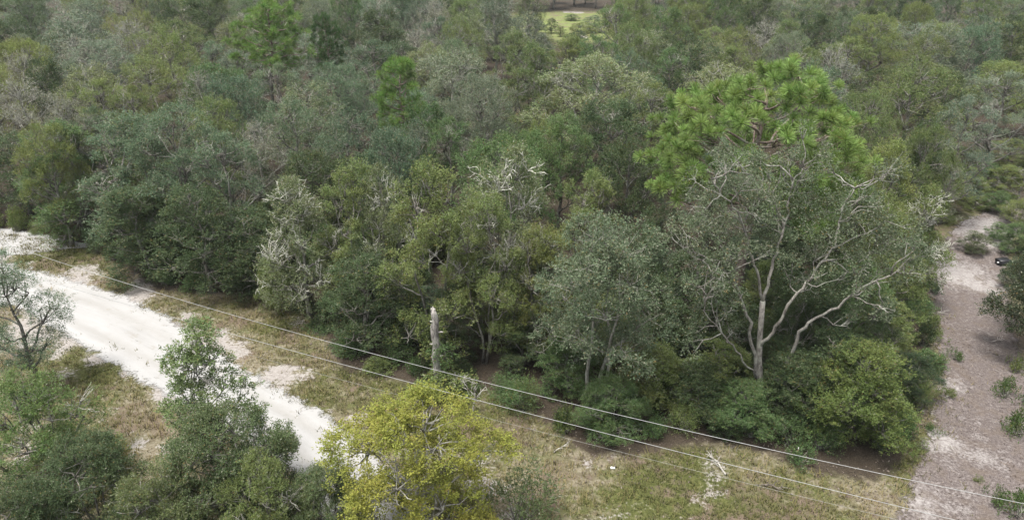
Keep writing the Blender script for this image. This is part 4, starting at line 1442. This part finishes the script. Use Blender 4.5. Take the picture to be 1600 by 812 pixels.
# the rest, scattered
CLEAR = ((18, 205, 27, 36),)
cands = []
for i in range(9000):
    y = prng.uniform(48, 178) if i < 7500 else prng.uniform(172, 262)
    hw = y * 0.72 + 8
    hw = min(hw, 128)
    x = prng.uniform(-26, 66) if y > 178 else prng.uniform(-hw, hw)
    cands.append((x, y))
placed = [(x, y, r) for (o, x, y, r) in ROOTS]
edge = np.array(FOREST_EDGE)
n_back = 0
for x, y in cands:
    ax, ay = np.array([x]), np.array([y])
    if inside(VERGE, ax, ay)[0] or inside(DRIVE, ax, ay)[0] or dist_line(FOREST_EDGE, ax, ay)[0] < 4.0 or inside(ROAD, ax, ay)[0]:
        continue
    if any(((x - cx) / rx) ** 2 + ((y - cy) / ry) ** 2 < 1 for cx, cy, rx, ry in CLEAR):
        continue
    # the open line of sight over low scrub to the clearing
    low = False
    px, py = to_px(x, y, 9)
    if y > 105 and y < 172 and 825 < px < 945:
        low = True
    # the dark hollow left of the pine
    if math.hypot(x - at_depth(1040, 330, 52)[0], y - 52) < 2.5:
        continue
    r = prng.uniform(3.7, 5.6)
    if any((x - a) ** 2 + (y - b) ** 2 < (0.84 * (r + c)) ** 2 for a, b, c in placed):
        continue
    px, py = to_px(x, y, 11)
    if px < 330:
        ws = dict(mossy=1.6, olive=2, yolive=1.4, greyg=2, dark=1.5, lich=1.2, grey=1)
    elif px < 800:
        ws = dict(greyg=3.2, dark=1.2, green=1.2, grey=1.6, mossy=0.5, lich=0.6, olive=0.7)
    elif px < 1150:
        ws = dict(green=2, olive=1.8, greyg=1.5, dark=1.2, lich=0.9, grey=0.6)
    else:
        ws = dict(olive=3, grey=1.4, yolive=0.8, greyg=1.2, lich=1.0, green=1, dark=0.7, mossy=0.5)
    k = prng.choices(list(ws), list(ws.values()))[0]
    h = prng.uniform(4.0, 5.5) if low else prng.uniform(9.8, 14.0) + 2.0 * max(0.0, min(1.0, (y - 125) / 25))
    back(k, x, y, h, 2 * r * (0.75 if low else 0.98))
    placed.append((x, y, r))
    n_back += 1
print('BACK TREES', n_back, 'ALL ROOTS', len(ROOTS))

# young dark trees under and between the front row
urng = random.Random(9)
got = []
for i in range(2600):
    x, y = urng.uniform(-46, 26), urng.uniform(33, 66)
    ax, ay = np.array([x]), np.array([y])
    if inside(VERGE, ax, ay)[0] or dist_line(FOREST_EDGE, ax, ay)[0] > 13 or dist_line(FOREST_EDGE, ax, ay)[0] < 2.6 or inside(DRIVE, ax, ay)[0] or dist_line(DRIVE, ax, ay, True)[0] < 1.5:
        continue
    if any((x - a) ** 2 + (y - b) ** 2 < 3.1 ** 2 for a, b in got) or any((x - a) ** 2 + (y - b) ** 2 < 1.3 ** 2 for (o, a, b, c) in ROOTS):
        continue
    got.append((x, y))
    h, w = urng.uniform(3.6, 7.0), urng.uniform(3.2, 4.6)
    if math.hypot(x - at_depth(1040, 330, 52)[0], y - 52) < 6:
        h *= 0.6
    c, cw = urng.choice(((DARK, 'dark'), (DARK, 'dark'), (GREEN, 'green'), (GREYG, 'grey-green'), (OLIVE, 'olive')))
    o = plant(urng.choice(('oak_skirt_slim', 'oak_plume', 'oak_plume', 'dense_bush')), 'young_oak', x, y, h, w, urng.uniform(0, 6.28), c, '', 'tree', 'young oaks filling the forest edge')
    px, py = to_px(x, y, h * 0.8)
    near = [(60, 330, 'the sandy bend'), (262, 300, 'the three tall grey-green oaks'), (455, 360, 'the white-branched oak'), (670, 400, 'the tall oak behind the snag'), (795, 380, 'the lichen-topped oak'), (948, 500, 'the grey-green multi-stemmed oak'), (1188, 500, 'the white-limbed oak'), (1370, 600, 'the bright green corner thicket'), (1450, 420, 'the upper driveway')]
    b = min(near, key=lambda q: math.hypot(px - q[0], py - q[1]))
    rel = ('left of' if px < b[0] - 30 else 'right of' if px > b[0] + 30 else 'beneath') if py > b[1] else ('behind and left of' if px < b[0] - 30 else 'behind and right of' if px > b[0] + 30 else 'behind')
    PENDING.append((o, (f'young {cw} oak', rel, b[2], math.hypot(px - b[0], py - b[1]))))
print('YOUNG', len(got))

# bushes of the understorey along the forest edge
pts = resample(FOREST_EDGE, 60)
srng = random.Random(4)
k = 0
for i in range(6, len(pts) - 6):
    for rep in range(2):
        x, y = pts[i][0] + srng.uniform(-0.8, 0.8), pts[i][1] + srng.uniform(0.2, 2.2)
        px, py = to_px(x, y, 0.8)
        if not (-40 < px < 1500) or y > 64 or inside(DRIVE, np.array([x]), np.array([y]))[0] or srng.random() < 0.15:
            continue
        w, h = srng.uniform(1.3, 2.5), srng.uniform(0.9, 2.8)
        kind, word = srng.choice((('shrub_round', 'rounded'), ('shrub_wispy', 'wispy'), ('shrub_low', 'low')))
        if kind == 'shrub_low':
            h *= 0.6
        c, cw = srng.choice(((DARK, 'dark green'), (GREEN, 'green'), (OLIVE, 'olive'), (GREEN, 'green')))
        o = plant(kind, 'understorey_bush', x, y, h, w, srng.uniform(0, 6.28), c, '', 'bush', 'small bushes along the forest edge')
        near = [(80, 375, 'the sandy bend'), (300, 460, 'the low dark oaks'), (470, 480, 'the white-branched oak'), (683, 600, 'the snag'), (948, 690, 'the grey-green multi-stemmed oak'), (1188, 690, 'the white-limbed oak'), (1370, 740, 'the driveway corner'), (1460, 560, 'the driveway edge'), (1450, 420, 'the upper driveway')]
        b = min(near, key=lambda q: math.hypot(px - q[0], py - q[1]))
        rel = 'just left of' if px < b[0] - 25 else ('just right of' if px > b[0] + 25 else 'at the foot of')
        PENDING.append((o, (f'small {word} {cw} bush', rel, b[2], math.hypot(px - b[0], py - b[1]))))

groups = {}
for o, (word, rel, lm, d) in PENDING:
    groups.setdefault((word, rel, lm), []).append((d, o))
for (word, rel, lm), lst in groups.items():
    lst.sort(key=lambda q: q[0])
    for i, (d, o) in enumerate(lst):
        o['label'] = f'{word} {rel} {lm}' if len(lst) == 1 else f'{ORD[min(i, 14)]} {word} {rel} {lm}'


# ------------------------------------------------------------------ thin haze in the air
def haze():
    x, y0, y1, z0, z1 = 8000, -8000, 8000, -2.0, 30.0
    v = [(-x, y0, z0), (x, y0, z0), (x, y1, z0), (-x, y1, z0), (-x, y0, z1), (x, y0, z1), (x, y1, z1), (-x, y1, z1)]
    q = [(3, 2, 1, 0), (4, 5, 6, 7), (0, 1, 5, 4), (1, 2, 6, 5), (2, 3, 7, 6), (3, 0, 4, 7)]
    m, n, out = new_mat('haze_air')
    p = N(n, 'VolumePrincipled', Density=HAZE_DENSITY, Anisotropy=0.0)
    p.inputs['Color'].default_value = (0.86, 0.93, 0.93, 1)
    lk(n, p.outputs[0], out.inputs['Volume'])
    g = Geo()
    g.add(v, q)
    o = link('haze', g.mesh('haze', m))
    o['kind'] = 'stuff'
    o['label'] = 'thin pale haze in the air over the forest'


haze()
